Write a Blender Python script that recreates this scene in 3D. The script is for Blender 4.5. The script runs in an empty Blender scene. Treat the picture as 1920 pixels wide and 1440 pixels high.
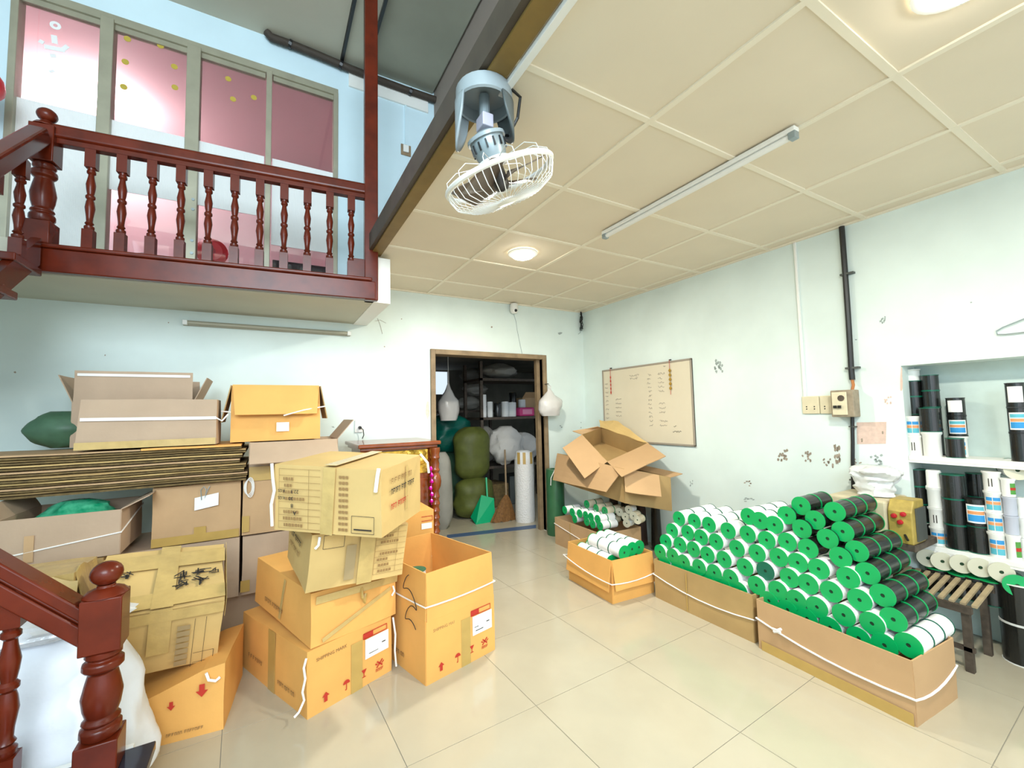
import bpy, math, random
from mathutils import Matrix, Vector, Euler, noise
random.seed(7)
S = bpy.context.scene
COL = S.collection
PI = math.pi

# ------------------------------------------------------------------ camera
YAW, PITCH, ROLL = 0.52128, 0.06540, -0.02219
CAM = Vector((-3.3440, -4.0505, 1.3328)); FPX = 800.25
_f = Vector((math.sin(YAW)*math.cos(PITCH), math.cos(YAW)*math.cos(PITCH), math.sin(PITCH)))
_r0 = Vector((math.cos(YAW), -math.sin(YAW), 0)); _u0 = _r0.cross(_f)
_r = math.cos(ROLL)*_r0 + math.sin(ROLL)*_u0; _u = -math.sin(ROLL)*_r0 + math.cos(ROLL)*_u0
cam = bpy.data.objects.new('camera', bpy.data.cameras.new('camera')); COL.objects.link(cam)
cam.matrix_world = Matrix(((_r.x,_u.x,-_f.x,CAM.x),(_r.y,_u.y,-_f.y,CAM.y),(_r.z,_u.z,-_f.z,CAM.z),(0,0,0,1)))
cam.data.sensor_width = 36; cam.data.lens = FPX/1920*36; cam.data.clip_start = .02
S.camera = cam
S.cycles.max_bounces = 6; S.cycles.diffuse_bounces = 4; S.cycles.adaptive_threshold = .03; S.cycles.use_denoising = True
def ray(u, v): return _f + _r*((u-960)/FPX) - _u*((v-720)/FPX)
def aX(u, v, X): d = ray(u, v); return CAM + d*((X-CAM.x)/d.x)
def aY(u, v, Y): d = ray(u, v); return CAM + d*((Y-CAM.y)/d.y)
def aZ(u, v, Z): d = ray(u, v); return CAM + d*((Z-CAM.z)/d.z)

# ------------------------------------------------------------------ light
W = bpy.data.worlds.new('sky'); S.world = W; W.use_nodes = True
bg = W.node_tree.nodes['Background']; bg.inputs[0].default_value = (.74, .87, 1, 1); bg.inputs[1].default_value = .8
S.view_settings.view_transform = 'Standard'; S.view_settings.look = 'None'
S.view_settings.exposure = 0.42; S.view_settings.gamma = 1; S.view_settings.use_curve_mapping = False
def area_light(name, loc, rot, sx, sy, power, color, spread=PI):
    l = bpy.data.lights.new(name, 'AREA'); l.shape = 'RECTANGLE'; l.size = sx; l.size_y = sy
    l.energy = power; l.color = color; l.spread = spread
    o = bpy.data.objects.new(name, l); COL.objects.link(o); o.location = loc; o.rotation_euler = rot
    return o
# daylight entering through the open shop front behind the camera (two storeys high)
area_light('upper_front_daylight', (-4.1, -6.45, 3.3), (math.radians(82), 0, 0), 2.6, 2.1, 205, (.78, .91, 1))
area_light('shopfront_daylight', (-2.6, -6.45, 1.3), (math.radians(90), 0, 0), 4.8, 2.3, 30, (.95, .98, 1))

# ------------------------------------------------------------------ helpers
MATS = {}
def mat(name, col, rough=.6, metal=0, var=.0, scale=6, bump=0, bscale=60, spec=.5, col2=None, emit=None, es=0, trans=0, alpha=1, coat=0, wave=None):
    if name in MATS: return MATS[name]
    m = bpy.data.materials.new(name); m.use_nodes = True; nt = m.node_tree; N = nt.nodes; L = nt.links
    b = N['Principled BSDF']
    b.inputs['Base Color'].default_value = (*col, 1); b.inputs['Roughness'].default_value = rough
    b.inputs['Metallic'].default_value = metal; b.inputs['Specular IOR Level'].default_value = spec
    b.inputs['Transmission Weight'].default_value = trans; b.inputs['Alpha'].default_value = alpha
    b.inputs['Coat Weight'].default_value = coat
    if emit: b.inputs['Emission Color'].default_value = (*emit, 1); b.inputs['Emission Strength'].default_value = es
    tc = N.new('ShaderNodeTexCoord')
    if var or col2:
        n = N.new('ShaderNodeTexNoise'); n.inputs['Scale'].default_value = scale; n.inputs['Detail'].default_value = 6
        L.new(tc.outputs['Object'], n.inputs['Vector'])
        r = N.new('ShaderNodeValToRGB'); r.color_ramp.elements[0].position = .32; r.color_ramp.elements[1].position = .68
        c2 = col2 or tuple(max(0, c*(1-var)) for c in col)
        r.color_ramp.elements[0].color = (*c2, 1); r.color_ramp.elements[1].color = (*col, 1)
        L.new(n.outputs['Fac'], r.inputs['Fac']); L.new(r.outputs['Color'], b.inputs['Base Color'])
    if bump:
        if wave:
            n2 = N.new('ShaderNodeTexWave'); n2.bands_direction = wave; n2.inputs['Distortion'].default_value = 1.5
        else:
            n2 = N.new('ShaderNodeTexNoise'); n2.inputs['Detail'].default_value = 4
        n2.inputs['Scale'].default_value = bscale; L.new(tc.outputs['Object'], n2.inputs['Vector'])
        bp = N.new('ShaderNodeBump'); bp.inputs['Strength'].default_value = bump; bp.inputs['Distance'].default_value = .01
        L.new(n2.outputs['Fac'], bp.inputs['Height']); L.new(bp.outputs['Normal'], b.inputs['Normal'])
    MATS[name] = m; return m

class MB:
    def __init__(s): s.v = []; s.f = []
    def add(s, vs, fs):
        k = len(s.v); s.v += [tuple(p) for p in vs]; s.f += [tuple(i+k for i in f) for f in fs]; return s
    def box(s, x0, y0, z0, x1, y1, z1, M=None):
        vs = [Vector(p) for p in ((x0,y0,z0),(x1,y0,z0),(x1,y1,z0),(x0,y1,z0),(x0,y0,z1),(x1,y0,z1),(x1,y1,z1),(x0,y1,z1))]
        if M: vs = [M @ p for p in vs]
        return s.add(vs, [(0,3,2,1),(4,5,6,7),(0,1,5,4),(1,2,6,5),(2,3,7,6),(3,0,4,7)])
    def cyl(s, p0, p1, r0, r1=None, n=16, caps=True):
        p0, p1 = Vector(p0), Vector(p1); r1 = r0 if r1 is None else r1
        a = (p1-p0).normalized(); x = a.orthogonal().normalized(); y = a.cross(x)
        vs = []
        for p, r in ((p0, r0), (p1, r1)):
            for i in range(n):
                t = 2*PI*i/n; vs.append(p + x*(r*math.cos(t)) + y*(r*math.sin(t)))
        fs = [(i, (i+1) % n, n+(i+1) % n, n+i) for i in range(n)]
        if caps: fs += [tuple(range(n-1, -1, -1)), tuple(range(n, 2*n))]
        return s.add(vs, fs)
    def lathe(s, prof, n=16, M=None, closed=False):
        vs = []; k = len(prof)
        for r, z in prof:
            for i in range(n):
                t = 2*PI*i/n; p = Vector((r*math.cos(t), r*math.sin(t), z)); vs.append(M @ p if M else p)
        fs = []
        for j in range(k-1 if not closed else k):
            a, b = j*n, ((j+1) % k)*n
            fs += [(a+i, a+(i+1) % n, b+(i+1) % n, b+i) for i in range(n)]
        if not closed:
            if prof[0][0] > 1e-5: fs.append(tuple(range(n-1, -1, -1)))
            if prof[-1][0] > 1e-5: fs.append(tuple(range((k-1)*n, k*n)))
        return s.add(vs, fs)
    def tube(s, pts, r, n=6, closed=False):
        pts = [Vector(p) for p in pts]; k = len(pts); vs = []; x = None
        for i, p in enumerate(pts):
            if closed: d = pts[(i+1) % k]-pts[i-1]
            else: d = pts[min(i+1, k-1)]-pts[max(i-1, 0)]
            d.normalize()
            x = d.orthogonal().normalized() if x is None else (x - d*x.dot(d)).normalized()
            y = d.cross(x)
            for j in range(n):
                t = 2*PI*j/n; vs.append(p + x*(r*math.cos(t)) + y*(r*math.sin(t)))
        fs = []
        for i in range(k if closed else k-1):
            a, b = i*n, ((i+1) % k)*n
            fs += [(a+j, a+(j+1) % n, b+(j+1) % n, b+j) for j in range(n)]
        if not closed: fs += [tuple(range(n-1, -1, -1)), tuple(range((k-1)*n, k*n))]
        return s.add(vs, fs)
    def sheet(s, a, b, c, d, t, nrm=None):
        """thick panel from quad a b c d"""
        a, b, c, d = map(Vector, (a, b, c, d)); n = nrm or (b-a).cross(d-a).normalized()
        n = Vector(n)*t
        q = [a, b, c, d, a+n, b+n, c+n, d+n]
        return s.add(q, [(0,3,2,1),(4,5,6,7),(0,1,5,4),(1,2,6,5),(2,3,7,6),(3,0,4,7)])
    def grid(s, fn, nu, nv):
        vs = [fn(i/nu, j/nv) for j in range(nv+1) for i in range(nu+1)]
        fs = [(j*(nu+1)+i, j*(nu+1)+i+1, (j+1)*(nu+1)+i+1, (j+1)*(nu+1)+i) for j in range(nv) for i in range(nu)]
        return s.add(vs, fs)
    def prism(s, pts, y0, y1):
        """polygon in x,z extruded along y"""
        n = len(pts); vs = [(x, y0, z) for x, z in pts] + [(x, y1, z) for x, z in pts]
        fs = [tuple(range(n)), tuple(range(2*n-1, n-1, -1))] + [(i, i+n, (i+1) % n+n, (i+1) % n) for i in range(n)]
        return s.add(vs, fs)
    def mesh(s, name, m=None, smooth=False):
        me = bpy.data.meshes.new(name); me.from_pydata(s.v, [], s.f); me.update()
        if smooth:
            me.polygons.foreach_set('use_smooth', [True]*len(me.polygons))
            try: me.set_sharp_from_angle(angle=math.radians(38))
            except Exception: pass
        if m: me.materials.append(MATS[m] if isinstance(m, str) else m)
        return me
    def build(s, name, m, parent=None, smooth=False, bevel=0, seg=2, solid=0, sub=0):
        o = bpy.data.objects.new(name, s.mesh(name, m, smooth)); COL.objects.link(o)
        if parent: o.parent = parent
        if solid: md = o.modifiers.new('s', 'SOLIDIFY'); md.thickness = solid; md.offset = 0
        if bevel: md = o.modifiers.new('b', 'BEVEL'); md.width = bevel; md.segments = seg; md.limit_method = 'ANGLE'; md.angle_limit = .7
        if sub: md = o.modifiers.new('u', 'SUBSURF'); md.levels = md.render_levels = sub
        return o
def tag(o, label, cat, group=None):
    o['label'] = label; o['category'] = cat
    if group: o['group'] = group
    return o
def struct(o): o['kind'] = 'structure'; return o
def thing(name, label, cat, loc=(0,0,0), rot=(0,0,0), group=None):
    o = bpy.data.objects.new(name, None); COL.objects.link(o); o.empty_display_size = .05
    o.location = loc; o.rotation_euler = rot
    return tag(o, label, cat, group)
def place(name, me, parent=None, loc=(0,0,0), rot=(0,0,0), sc=None):
    o = bpy.data.objects.new(name, me); COL.objects.link(o)
    if parent: o.parent = parent
    o.location = loc; o.rotation_euler = rot
    if sc: o.scale = sc
    return o
TXT = {}
def text(parent, s, size, loc, rot, m, name='lettering', align='LEFT'):
    key = (s, round(size, 4), m, align)
    if key not in TXT:
        c = bpy.data.curves.new('t', 'FONT'); c.body = s; c.size = size; c.align_x = align; c.extrude = .0004; c.resolution_u = 2
        t = bpy.data.objects.new('t', c); COL.objects.link(t)
        dg = bpy.context.evaluated_depsgraph_get(); me = bpy.data.meshes.new_from_object(t.evaluated_get(dg))
        bpy.data.objects.remove(t); bpy.data.curves.remove(c); me.name = 'lettering'
        me.materials.clear(); me.materials.append(MATS[m]); TXT[key] = me
    return place(name, TXT[key], parent, loc, rot)
FR, LF, RT = (PI/2, 0, 0), (PI/2, 0, -PI/2), (PI/2, 0, PI/2)   # on the front, left, right face of a box

# ------------------------------------------------------------------ materials
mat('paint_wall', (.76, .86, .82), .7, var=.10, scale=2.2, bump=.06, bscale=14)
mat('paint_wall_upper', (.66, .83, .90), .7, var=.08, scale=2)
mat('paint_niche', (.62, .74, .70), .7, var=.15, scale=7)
mat('ceiling_panel', (.78, .69, .54), .75, var=.04, scale=3)
mat('ceiling_grid', (.84, .77, .62), .5)
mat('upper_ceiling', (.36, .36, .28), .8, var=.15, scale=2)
mat('floor_tile', (.48, .43, .325), .12, var=.07, scale=4, spec=.5)
mat('grout', (.34, .32, .27), .8)
mat('red_wood', (.135, .017, .005), .27, var=.4, scale=9, spec=.32)
mat('dark_beam', (.085, .065, .045), .6, var=.3, scale=10)
mat('ochre_beam', (.24, .15, .035), .6, var=.2, scale=8)
mat('door_wood', (.33, .23, .13), .6, var=.35, scale=12)
mat('white_paint', (.86, .85, .80), .5)
mat('cream_soffit', (.58, .56, .44), .7, var=.08, scale=3)
mat('alu', (.42, .40, .30), .4, metal=.35, var=.15, scale=7)
mat('pink_wall', (.66, .49, .50), .8)
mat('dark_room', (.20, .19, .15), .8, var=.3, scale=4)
mat('frost', (.86, .87, .86), .75, wave='X', bump=.25, bscale=55)
mat('glass', (1, 1, 1), .02, trans=1, spec=.5)
mat('black', (.012, .012, .012), .4)
mat('black_thread', (.010, .011, .010), .22, spec=.7, wave='X', bump=.1, bscale=90)
mat('white_thread', (.86, .87, .86), .55, wave='X', bump=.12, bscale=90)
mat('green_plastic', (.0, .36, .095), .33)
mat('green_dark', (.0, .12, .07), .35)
mat('hole', (.015, .05, .02), .9)
mat('card_orange', (.80, .415, .11), .75, var=.13, scale=4, bump=.05, bscale=50)
mat('card_tan', (.56, .36, .19), .8, var=.14, scale=5, bump=.05, bscale=50)
mat('card_yellow', (.66, .45, .175), .72, var=.12, scale=5, bump=.05, bscale=40)
mat('card_grey', (.50, .36, .25), .8, var=.10, scale=5, bump=.05, bscale=50)
mat('card_brown', (.46, .30, .12), .8, var=.15, scale=5)
mat('card_edge', (.20, .13, .045), .85, var=.5, scale=30)
mat('tape', (.60, .42, .16), .2, var=.15, scale=20, bump=.15, bscale=35)
mat('tape_brown', (.52, .34, .10), .25, var=.1, scale=12)
mat('string', (.86, .84, .80), .6)
mat('ink_black', (.03, .025, .02), .8)
mat('ink_brown', (.30, .17, .06), .8)
mat('ink_red', (.48, .03, .015), .8)
mat('paper', (.86, .86, .85), .7)
mat('ink_blue', (.05, .09, .35), .8)
mat('label_blue', (.03, .28, .62), .6)
mat('label_orange', (.72, .30, .12), .6)
mat('label_teal', (.10, .45, .55), .6)
mat('metal_grey', (.30, .36, .38), .35, metal=.35)
mat('metal_dark', (.10, .11, .10), .5, metal=.4)
mat('white_plastic', (.84, .84, .80), .4)
mat('cream_plastic', (.74, .66, .46), .45, var=.1, scale=20)
mat('led', (1, 1, 1), .4, emit=(1, .95, .84), es=30)
mat('steel_rust', (.13, .10, .075), .6, metal=.4, var=.4, scale=30)
# ------------------------------------------------------------------ setting
H = 2.53; UP = 4.66
fl = struct(MB().box(-6, -6.6, -.12, 1.5, 3.4, -.003).build('floor', 'grout'))
FRT = 0.04294; c_, s_ = math.cos(FRT), math.sin(FRT)
tile_me = MB().box(-.2985, -.2985, -.01, .2985, .2985, 0).mesh('tile', 'floor_tile')
for a in range(-6, 6):
    for b in range(-5, 9):
        u, v = (a+.5)*.6, (b+.5)*.6
        x, y = -1.6674+c_*u-s_*v, -2.3033+s_*u+c_*v
        if -5.6 < x < (.4 if y < 0 else 1.4) and -5.2 < y < 2.9: place('tile', tile_me, fl, (x, y, 0), (0, 0, FRT))
w = MB()   # back wall, ground floor
w.box(-5.5, 0, 0, -1.90, .12, 2.30).box(-.615, 0, 0, .12, .12, 2.30).box(-1.90, 0, 1.93, -.615, .12, 2.30).box(-2.6, 0, 2.30, .12, .12, 2.75)
struct(w.build('wall_back', 'paint_wall'))
w = MB()
w.box(-5.5, 0, 2.30, -4.90, .12, 4.8).box(-2.81, 0, 2.30, -2.6, .12, 4.8).box(-2.6, 0, 2.75, .12, .12, 4.8).box(-4.90, 0, 4.36, -2.81, .12, 4.8)
struct(w.build('wall_back_upper', 'paint_wall_upper'))
NY0, NY1, NZ = -2.985, -4.35, 1.56
w = MB()
w.box(0, NY0, 0, .2, .12, 2.75).box(0, NY1, NZ, .2, NY0, 2.75).box(0, -6.6, 0, .2, NY1, 2.75)
struct(w.build('wall_right', 'paint_wall'))
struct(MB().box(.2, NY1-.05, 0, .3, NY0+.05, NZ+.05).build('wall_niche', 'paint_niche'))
struct(MB().box(-5.62, -6.6, 0, -5.5, .12, 4.8).build('wall_left', 'paint_wall_upper'))
w = MB(); w.box(-5.5, -6.6, 0, -5.25, -6.48, 4.8).box(-.2, -6.6, 0, .2, -6.48, 4.8).box(-5.25, -6.6, 4.4, -.2, -6.48, 4.8)
struct(w.build('wall_front', 'paint_wall_upper'))
struct(MB().box(-1.88, -6.5, 2.62, -1.8, 0, 4.8).build('wall_upper_side', mat('brown_wall', (.30, .24, .20), .8)))
# suspended ceiling: grid of square panels
AX = [-2.62, -1.972, -1.361, -.749, -.138, 0]
BY = [0, -.4525] + [-.4525-.6036*k for k in range(1, 11)]
ceil = struct(MB().box(-2.62, -6.6, 2.556, .1, .02, 2.60).build('ceiling', 'white_paint'))
pan = {}
for i in range(5):
    for j in range(len(BY)-1):
        sx, sy = AX[i+1]-AX[i]-.012, BY[j]-BY[j+1]-.012
        k = (round(sx, 3), round(sy, 3))
        if k not in pan: pan[k] = MB().box(-sx/2, -sy/2, 0, sx/2, sy/2, .018).mesh('panel', 'ceiling_panel')
        place('panel', pan[k], ceil, ((AX[i]+AX[i+1])/2, (BY[j]+BY[j+1])/2, 2.534+random.uniform(0, .002)))
for x in AX[1:-1]: MB().box(x-.013, -6.5, 2.528, x+.013, 0, 2.545).build('grid_strip', 'ceiling_grid', ceil)
for y in BY[1:]: MB().box(-2.62, y-.013, 2.5285, 0, y+.013, 2.545).build('grid_strip', 'ceiling_grid', ceil)
MB().box(-.022, -6.5, 2.524, 0, 0, 2.54).build('edge_strip', 'ceiling_grid', ceil)
MB().box(-2.62, -.022, 2.524, 0, 0, 2.54).build('edge_strip', 'ceiling_grid', ceil)
# beam along the edge of the suspended ceiling
bm = struct(MB().box(-2.715, -6.5, 2.535, -2.62, -.80, 2.655).build('trim_1', 'dark_beam'))
MB().box(-2.69, -6.5, 2.524, -2.618, -.83, 2.536).build('soffit_board', 'ochre_beam', bm)
# upper ceiling over the stair void
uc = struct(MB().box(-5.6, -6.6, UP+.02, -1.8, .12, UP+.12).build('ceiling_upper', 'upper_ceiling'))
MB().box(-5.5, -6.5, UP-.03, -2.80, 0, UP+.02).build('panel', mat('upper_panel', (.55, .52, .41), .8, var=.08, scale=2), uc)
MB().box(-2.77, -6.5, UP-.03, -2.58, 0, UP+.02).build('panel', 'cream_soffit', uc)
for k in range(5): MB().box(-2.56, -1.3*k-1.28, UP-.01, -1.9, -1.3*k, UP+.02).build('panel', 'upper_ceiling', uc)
for x in (-2.785, -2.57): MB().box(x-.012, -6.5, UP-.06, x+.012, 0, UP+.02).build('joint_strip', 'black', uc)
t2 = struct(MB().box(-2.72, -.02, 4.42, -1.95, 0, 4.56).build('trim_2', 'white_paint'))
MB().box(-2.74, -.03, 4.56, -1.9, 0, 4.60).build('edge', 'dark_beam', t2)

# storeroom behind the doorway
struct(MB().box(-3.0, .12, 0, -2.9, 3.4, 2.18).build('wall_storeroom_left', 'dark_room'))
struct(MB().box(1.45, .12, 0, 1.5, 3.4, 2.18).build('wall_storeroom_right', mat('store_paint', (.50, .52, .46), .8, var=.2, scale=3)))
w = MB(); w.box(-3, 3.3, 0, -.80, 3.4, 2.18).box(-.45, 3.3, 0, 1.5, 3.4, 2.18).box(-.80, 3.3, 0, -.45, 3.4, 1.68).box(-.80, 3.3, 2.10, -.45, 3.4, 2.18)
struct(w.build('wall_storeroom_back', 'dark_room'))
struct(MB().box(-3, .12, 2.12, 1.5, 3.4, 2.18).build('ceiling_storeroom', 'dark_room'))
# door frame
d = struct(MB().box(-1.948, -.025, 0, -1.90, .14, 1.975).build('door_1', 'door_wood', bevel=.004))
MB().box(-.615, -.025, 0, -.567, .14, 1.975).build('jamb', 'door_wood', d, bevel=.004)
MB().box(-1.90, -.025, 1.925, -.615, .14, 1.975).build('lintel', 'door_wood', d, bevel=.004)
MB().box(-.66, .05, 0, -.615, .10, 1.925).build('stop', 'door_wood', d)
tag(MB().add([aZ(838, 1003, .002), aZ(838, 1009, .002), aZ(1005, 990, .002), aZ(1005, 984, .002)], [(0, 1, 2, 3)]).build('floor_tape', mat('tape_blue', (.06, .11, .22), .5), solid=.002),
    'dark blue tape line stuck across the doorway floor', 'tape')

# sliding window of the upper room and the pink room behind it
wx = [-4.90, -4.41, -3.89, -3.365, -2.81]; z0w, z1w = 2.34, 4.36
win = struct(MB().box(-4.90, .0, z1w-.06, -2.81, .10, z1w).box(-4.90, .0, z0w-.04, -2.81, .10, z0w).build('window_1', 'alu'))
for i, x in enumerate(wx):
    hw = (.02, .038, .045, .022, .02)[i]; x = min(max(x, -4.88), -2.83)
    MB().box(x-hw, -.012, z0w, x+hw, .09, z1w-.04).build('mullion', 'alu', win, bevel=.004)
for i in range(4):
    a, b = wx[i]+.03, wx[i+1]-.03
    sash = MB().box(a, .02, z1w-.10, b, .06, z1w-.06).box(a, .02, z0w, b, .06, z0w+.05).build('sash', 'alu', win)
    MB().box(a, .036, z0w+.05, b, .041, z1w-.10).build('pane', 'glass', win)
    zb = (2.56, 3.03, 3.03, 2.80)[i]
    MB().box(a, .028, zb, b, .033, 3.56).build('frosted_band', 'frost', win)
for z in (3.05, 2.97, 2.72, 2.62): MB().cyl((-3.87, -.018, z), (-3.87, -.010, z), .011, n=12).build('lock_ring', 'metal_grey', win)
yd = mat('sticker_yellow', (.50, .38, .05), .5)
st_me = MB().cyl((0, 0, 0), (0, -.002, 0), .022, n=14).mesh('sticker', 'sticker_yellow')
for u, v in ((239,73),(301,86),(235,116),(327,125),(232,163),(328,164),(400,110),(440,124),(428,148),(487,140),(437,186),(476,183)):
    p = aY(u, v, .033); place('sticker', st_me, win, p)
mk = MB()
for (u0, v0, u1, v1, t) in ((101,66,103,82,.016),(83,87,122,95,.016),(98,101,101,108,.016),(73,76,82,81,.014),(118,93,127,86,.014),(95,131,99,136,.016)):
    p, q = aY(u0, v0, .03), aY(u1, v1, .03); e = (q-p); n = Vector((-e.z, 0, e.x)).normalized()*t
    mk.add([p-n, q-n, q+n, p+n], [(0, 1, 2, 3)])
mk.build('tape_mark', 'paper', win, solid=.002)
p = aY(104, 48, .03); MB().lathe([(.012, 0), (.03, 0), (.03, .002), (.012, .002)], 14, Matrix.Translation(p) @ Matrix.Rotation(PI/2, 4, 'X'), True).build('tape_mark', 'paper', win)
pk = struct(MB().box(-5.3, 2.2, 2.2, -2.3, 2.3, 4.8).box(-5.4, .13, 2.2, -5.3, 2.3, 4.8).box(-2.3, .13, 2.2, -2.2, 2.3, 4.8).build('wall_pink_room', 'pink_wall'))
struct(MB().box(-5.4, .13, 4.7, -2.2, 2.3, 4.8).build('ceiling_pink_room', 'pink_wall'))
struct(MB().box(-5.4, .12, 2.2, -2.2, 2.3, 2.30).build('floor_upper_room', 'pink_wall'))
lamp = thing('glare_bulb', 'added glowing bulb for the glare on the pink wall behind the upper window', 'lamp', aY(194, 188, 1.7))  # bulb and point light added behind a mullion to overexpose the pink wall
MB().lathe([(0, -.06)] + [(.06*math.cos(a), .06*math.sin(a)) for a in [math.radians(k) for k in range(-75, 76, 15)]] + [(0, .06)], 18).build('globe', mat('globe_glow', (1, 1, 1), .4, emit=(1, .9, 1), es=30), lamp, smooth=True)
MB().cyl((0, 0, 0), (0, .495, 0), .014, n=10).build('bracket', 'metal_grey', lamp)
l = bpy.data.lights.new('glare_light', 'POINT'); l.energy = 48; l.color = (1, .9, .95); l.shadow_soft_size = .05
lo = bpy.data.objects.new('glare_light', l); COL.objects.link(lo); lo.parent = lamp; lo.location = (0, .0, -.09)
# things behind the upper glass
t = thing('electric_fan', 'round red fan standing behind the upper window', 'fan', (-3.78, .40, 2.30))
MB().cyl((0, 0, 0), (0, 0, .04), .13, n=20).build('base', 'black', t)
MB().cyl((0, 0, .04), (0, 0, .42), .02, n=8).build('stem', 'metal_grey', t)
fr = mat('fan_red', (.72, .02, .03), .4)
MB().lathe([(0, -.05), (.08, -.045), (.115, -.01), (.12, .01), (.08, .05), (0, .055)], 20, Matrix.Translation((0, 0, .48)) @ Matrix.Rotation(PI/2, 4, 'X')).build('head', 'fan_red', t, smooth=True)
MB().cyl((0, -.06, .48), (0, -.05, .48), .03, n=14).build('hub', mat('fan_hub', (.45, .02, .03), .3), t)
t = thing('office_chair', 'dark curved chair back seen behind the upper window glass', 'chair', (-4.25, .45, 2.30))
m_ = MB(); m_.grid(lambda a, b: Vector((-.20+.42*a, .09*math.cos((a-.5)*2.4), .20+.24*b-.10*(2*a-1)**2*b)), 10, 4); m_.build('backrest', mat('chair_dark', (.06, .055, .05), .35), t, solid=.03, smooth=True)
MB().box(-.22, .08, .18, .22, .45, .24).build('seat', 'chair_dark', t, bevel=.02); MB().cyl((0, .25, 0), (0, .25, .18), .03, n=10).build('column', 'metal_grey', t)
t = thing('drawer_cabinet', 'dark low drawer cabinet behind the upper window on the right', 'cabinet', (-3.32, .30, 2.30))
MB().box(0, 0, 0, .46, .35, .46).build('body', mat('cab_dark', (.05, .045, .045), .5), t, bevel=.005)
for x in (.015, .24):
    for z_ in (.02, .25):
        q = MB().box(x, -.015, z_, x+.205, 0, z_+.19).build('drawer', 'cab_dark', t, bevel=.004); MB().box(x+.075, -.025, z_+.11, x+.13, -.015, z_+.125).build('handle', 'alu', q)
ln = thing('red_lantern', 'red round lantern hanging at the upper left edge', 'lantern', aY(-38, 155, -.3))
MB().lathe([(.02, .11), (.07, .09), (.10, .04), (.105, 0), (.10, -.04), (.07, -.09), (.02, -.11)], 14).build('body', 'fan_red', ln, smooth=True)
MB().tube([(0, 0, -.11), (0, 0, -.33)], .02, 6).build('tassel', 'fan_red', ln); MB().tube([(0, 0, .11), (0, 0, UP-.03-ln.location.z)], .004, 5).build('cord', 'fan_red', ln)

# ------------------------------------------------------------------ mezzanine, balcony railing
BA = math.atan2(-.16, 1.76); BL = 1.775
sl = MB(); sl.prism([(-5.5, 2.165), (-2.665, 2.165), (-2.665, 2.30), (-5.5, 2.30)], -.70, 0)
slab = struct(sl.build('floor_mezzanine', 'cream_soffit'))
for o_ in [slab]:
    me = o_.data
    for vv in me.vertices:
        if vv.co.y < -.5: vv.co.y = -.70 + (vv.co.x+4.46)*(-.16/1.76)
struct(MB().prism([(-2.675, 2.16), (-2.555, 2.16), (-2.555, 2.50), (-2.675, 2.50)], -.875, 0).build('beam_mezzanine', 'white_paint'))
bal = thing('balcony_railing', 'dark red turned wood balcony railing below the upper window', 'railing', (-4.46, -.715, 0), (0, 0, BA))
bb = MB().box(-.05, -.045, 2.168, BL+.025, .0, 2.30).build('fascia_beam', 'red_wood', bal, bevel=.006)
MB().box(-.05, -.058, 2.30, BL, .05, 2.325).build('sill', 'red_wood', bal, bevel=.008)
MB().box(-.02, -.035, 2.955, BL, .045, 3.035).build('top_rail', 'red_wood', bal, bevel=.018, seg=3)
MB().box(-.02, -.022, 2.925, BL, .03, 2.957).build('under_rail', 'red_wood', bal, bevel=.004)
def turned(h, sq, n=12):
    """turned baluster of height h with square ends of half width sq"""
    m = MB(); m.box(-sq, -sq, 0, sq, sq, h*.2).box(-sq, -sq, h*.82, sq, sq, h)
    P = [(.2,.75),(.215,.95),(.235,.95),(.25,.6),(.265,.85),(.285,.6),(.33,.66),(.42,.95),(.48,.78),(.505,.62),(.52,.9),(.54,.9),(.555,.62),(.60,.8),(.655,.92),(.73,.6),(.755,.55),(.77,.85),(.79,.85),(.80,.65),(.82,.75)]
    m.lathe([(sq*r, h*z) for z, r in P], n); return m
bal_me = turned(.60, .025).mesh('baluster', 'red_wood', True)
for k in range(11):
    place('baluster', bal_me, bal, (.20+k*(BL-.34)/10*1.0, .005, 2.325))
MB().box(BL-.13, -.01, 2.325, BL-.045, .03, 2.47).build('end_block', 'red_wood', bal, bevel=.004)
nw = place('newel', None, bal) if False else None
def newel(parent, x, y, z, h, sq):
    m = MB(); a = h*.36; m.box(-sq, -sq, 0, sq, sq, h*.16)
    m.lathe([(sq*r, h*zz) for zz, r in ((.16,.85),(.18,1),(.21,1),(.225,.8),(.24,.95),(.26,.75),(.30,.9),(.36,1.0),(.42,.85),(.47,.7),(.49,1.0),(.52,1.0),(.535,.75),(.55,.9),(.57,.9),(.58,.8))], 16)
    q = sq*.98
    m.box(-q, -q, h*.58, q, q, h*.84)
    m.lathe([(q*1.2, h*.84), (q*.9, h*.865), (q*.45, h*.88), (q*.5, h*.89)], 12)
    o = m.build('newel', 'red_wood', parent, smooth=True, bevel=.006); o.location = (x, y, z)
    b = MB().lathe([(0, 0)] + [(sq*.82*math.sin(t), sq*.72*(1-math.cos(t))) for t in [k*PI/10 for k in range(1, 10)]] + [(0, sq*1.44)], 16).build('ball_finial', 'red_wood', o, smooth=True); b.location = (0, 0, h*.885)
    return o
newel(bal, 0, 0, 2.325, .815, .055)
post = struct(MB().box(-.047, -.047, 0, .047, .047, UP-2.165).build('post_1', 'red_wood', bevel=.006)); post.location = (-2.695, -.868, 2.165); post.rotation_euler = (0, 0, BA)

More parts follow.
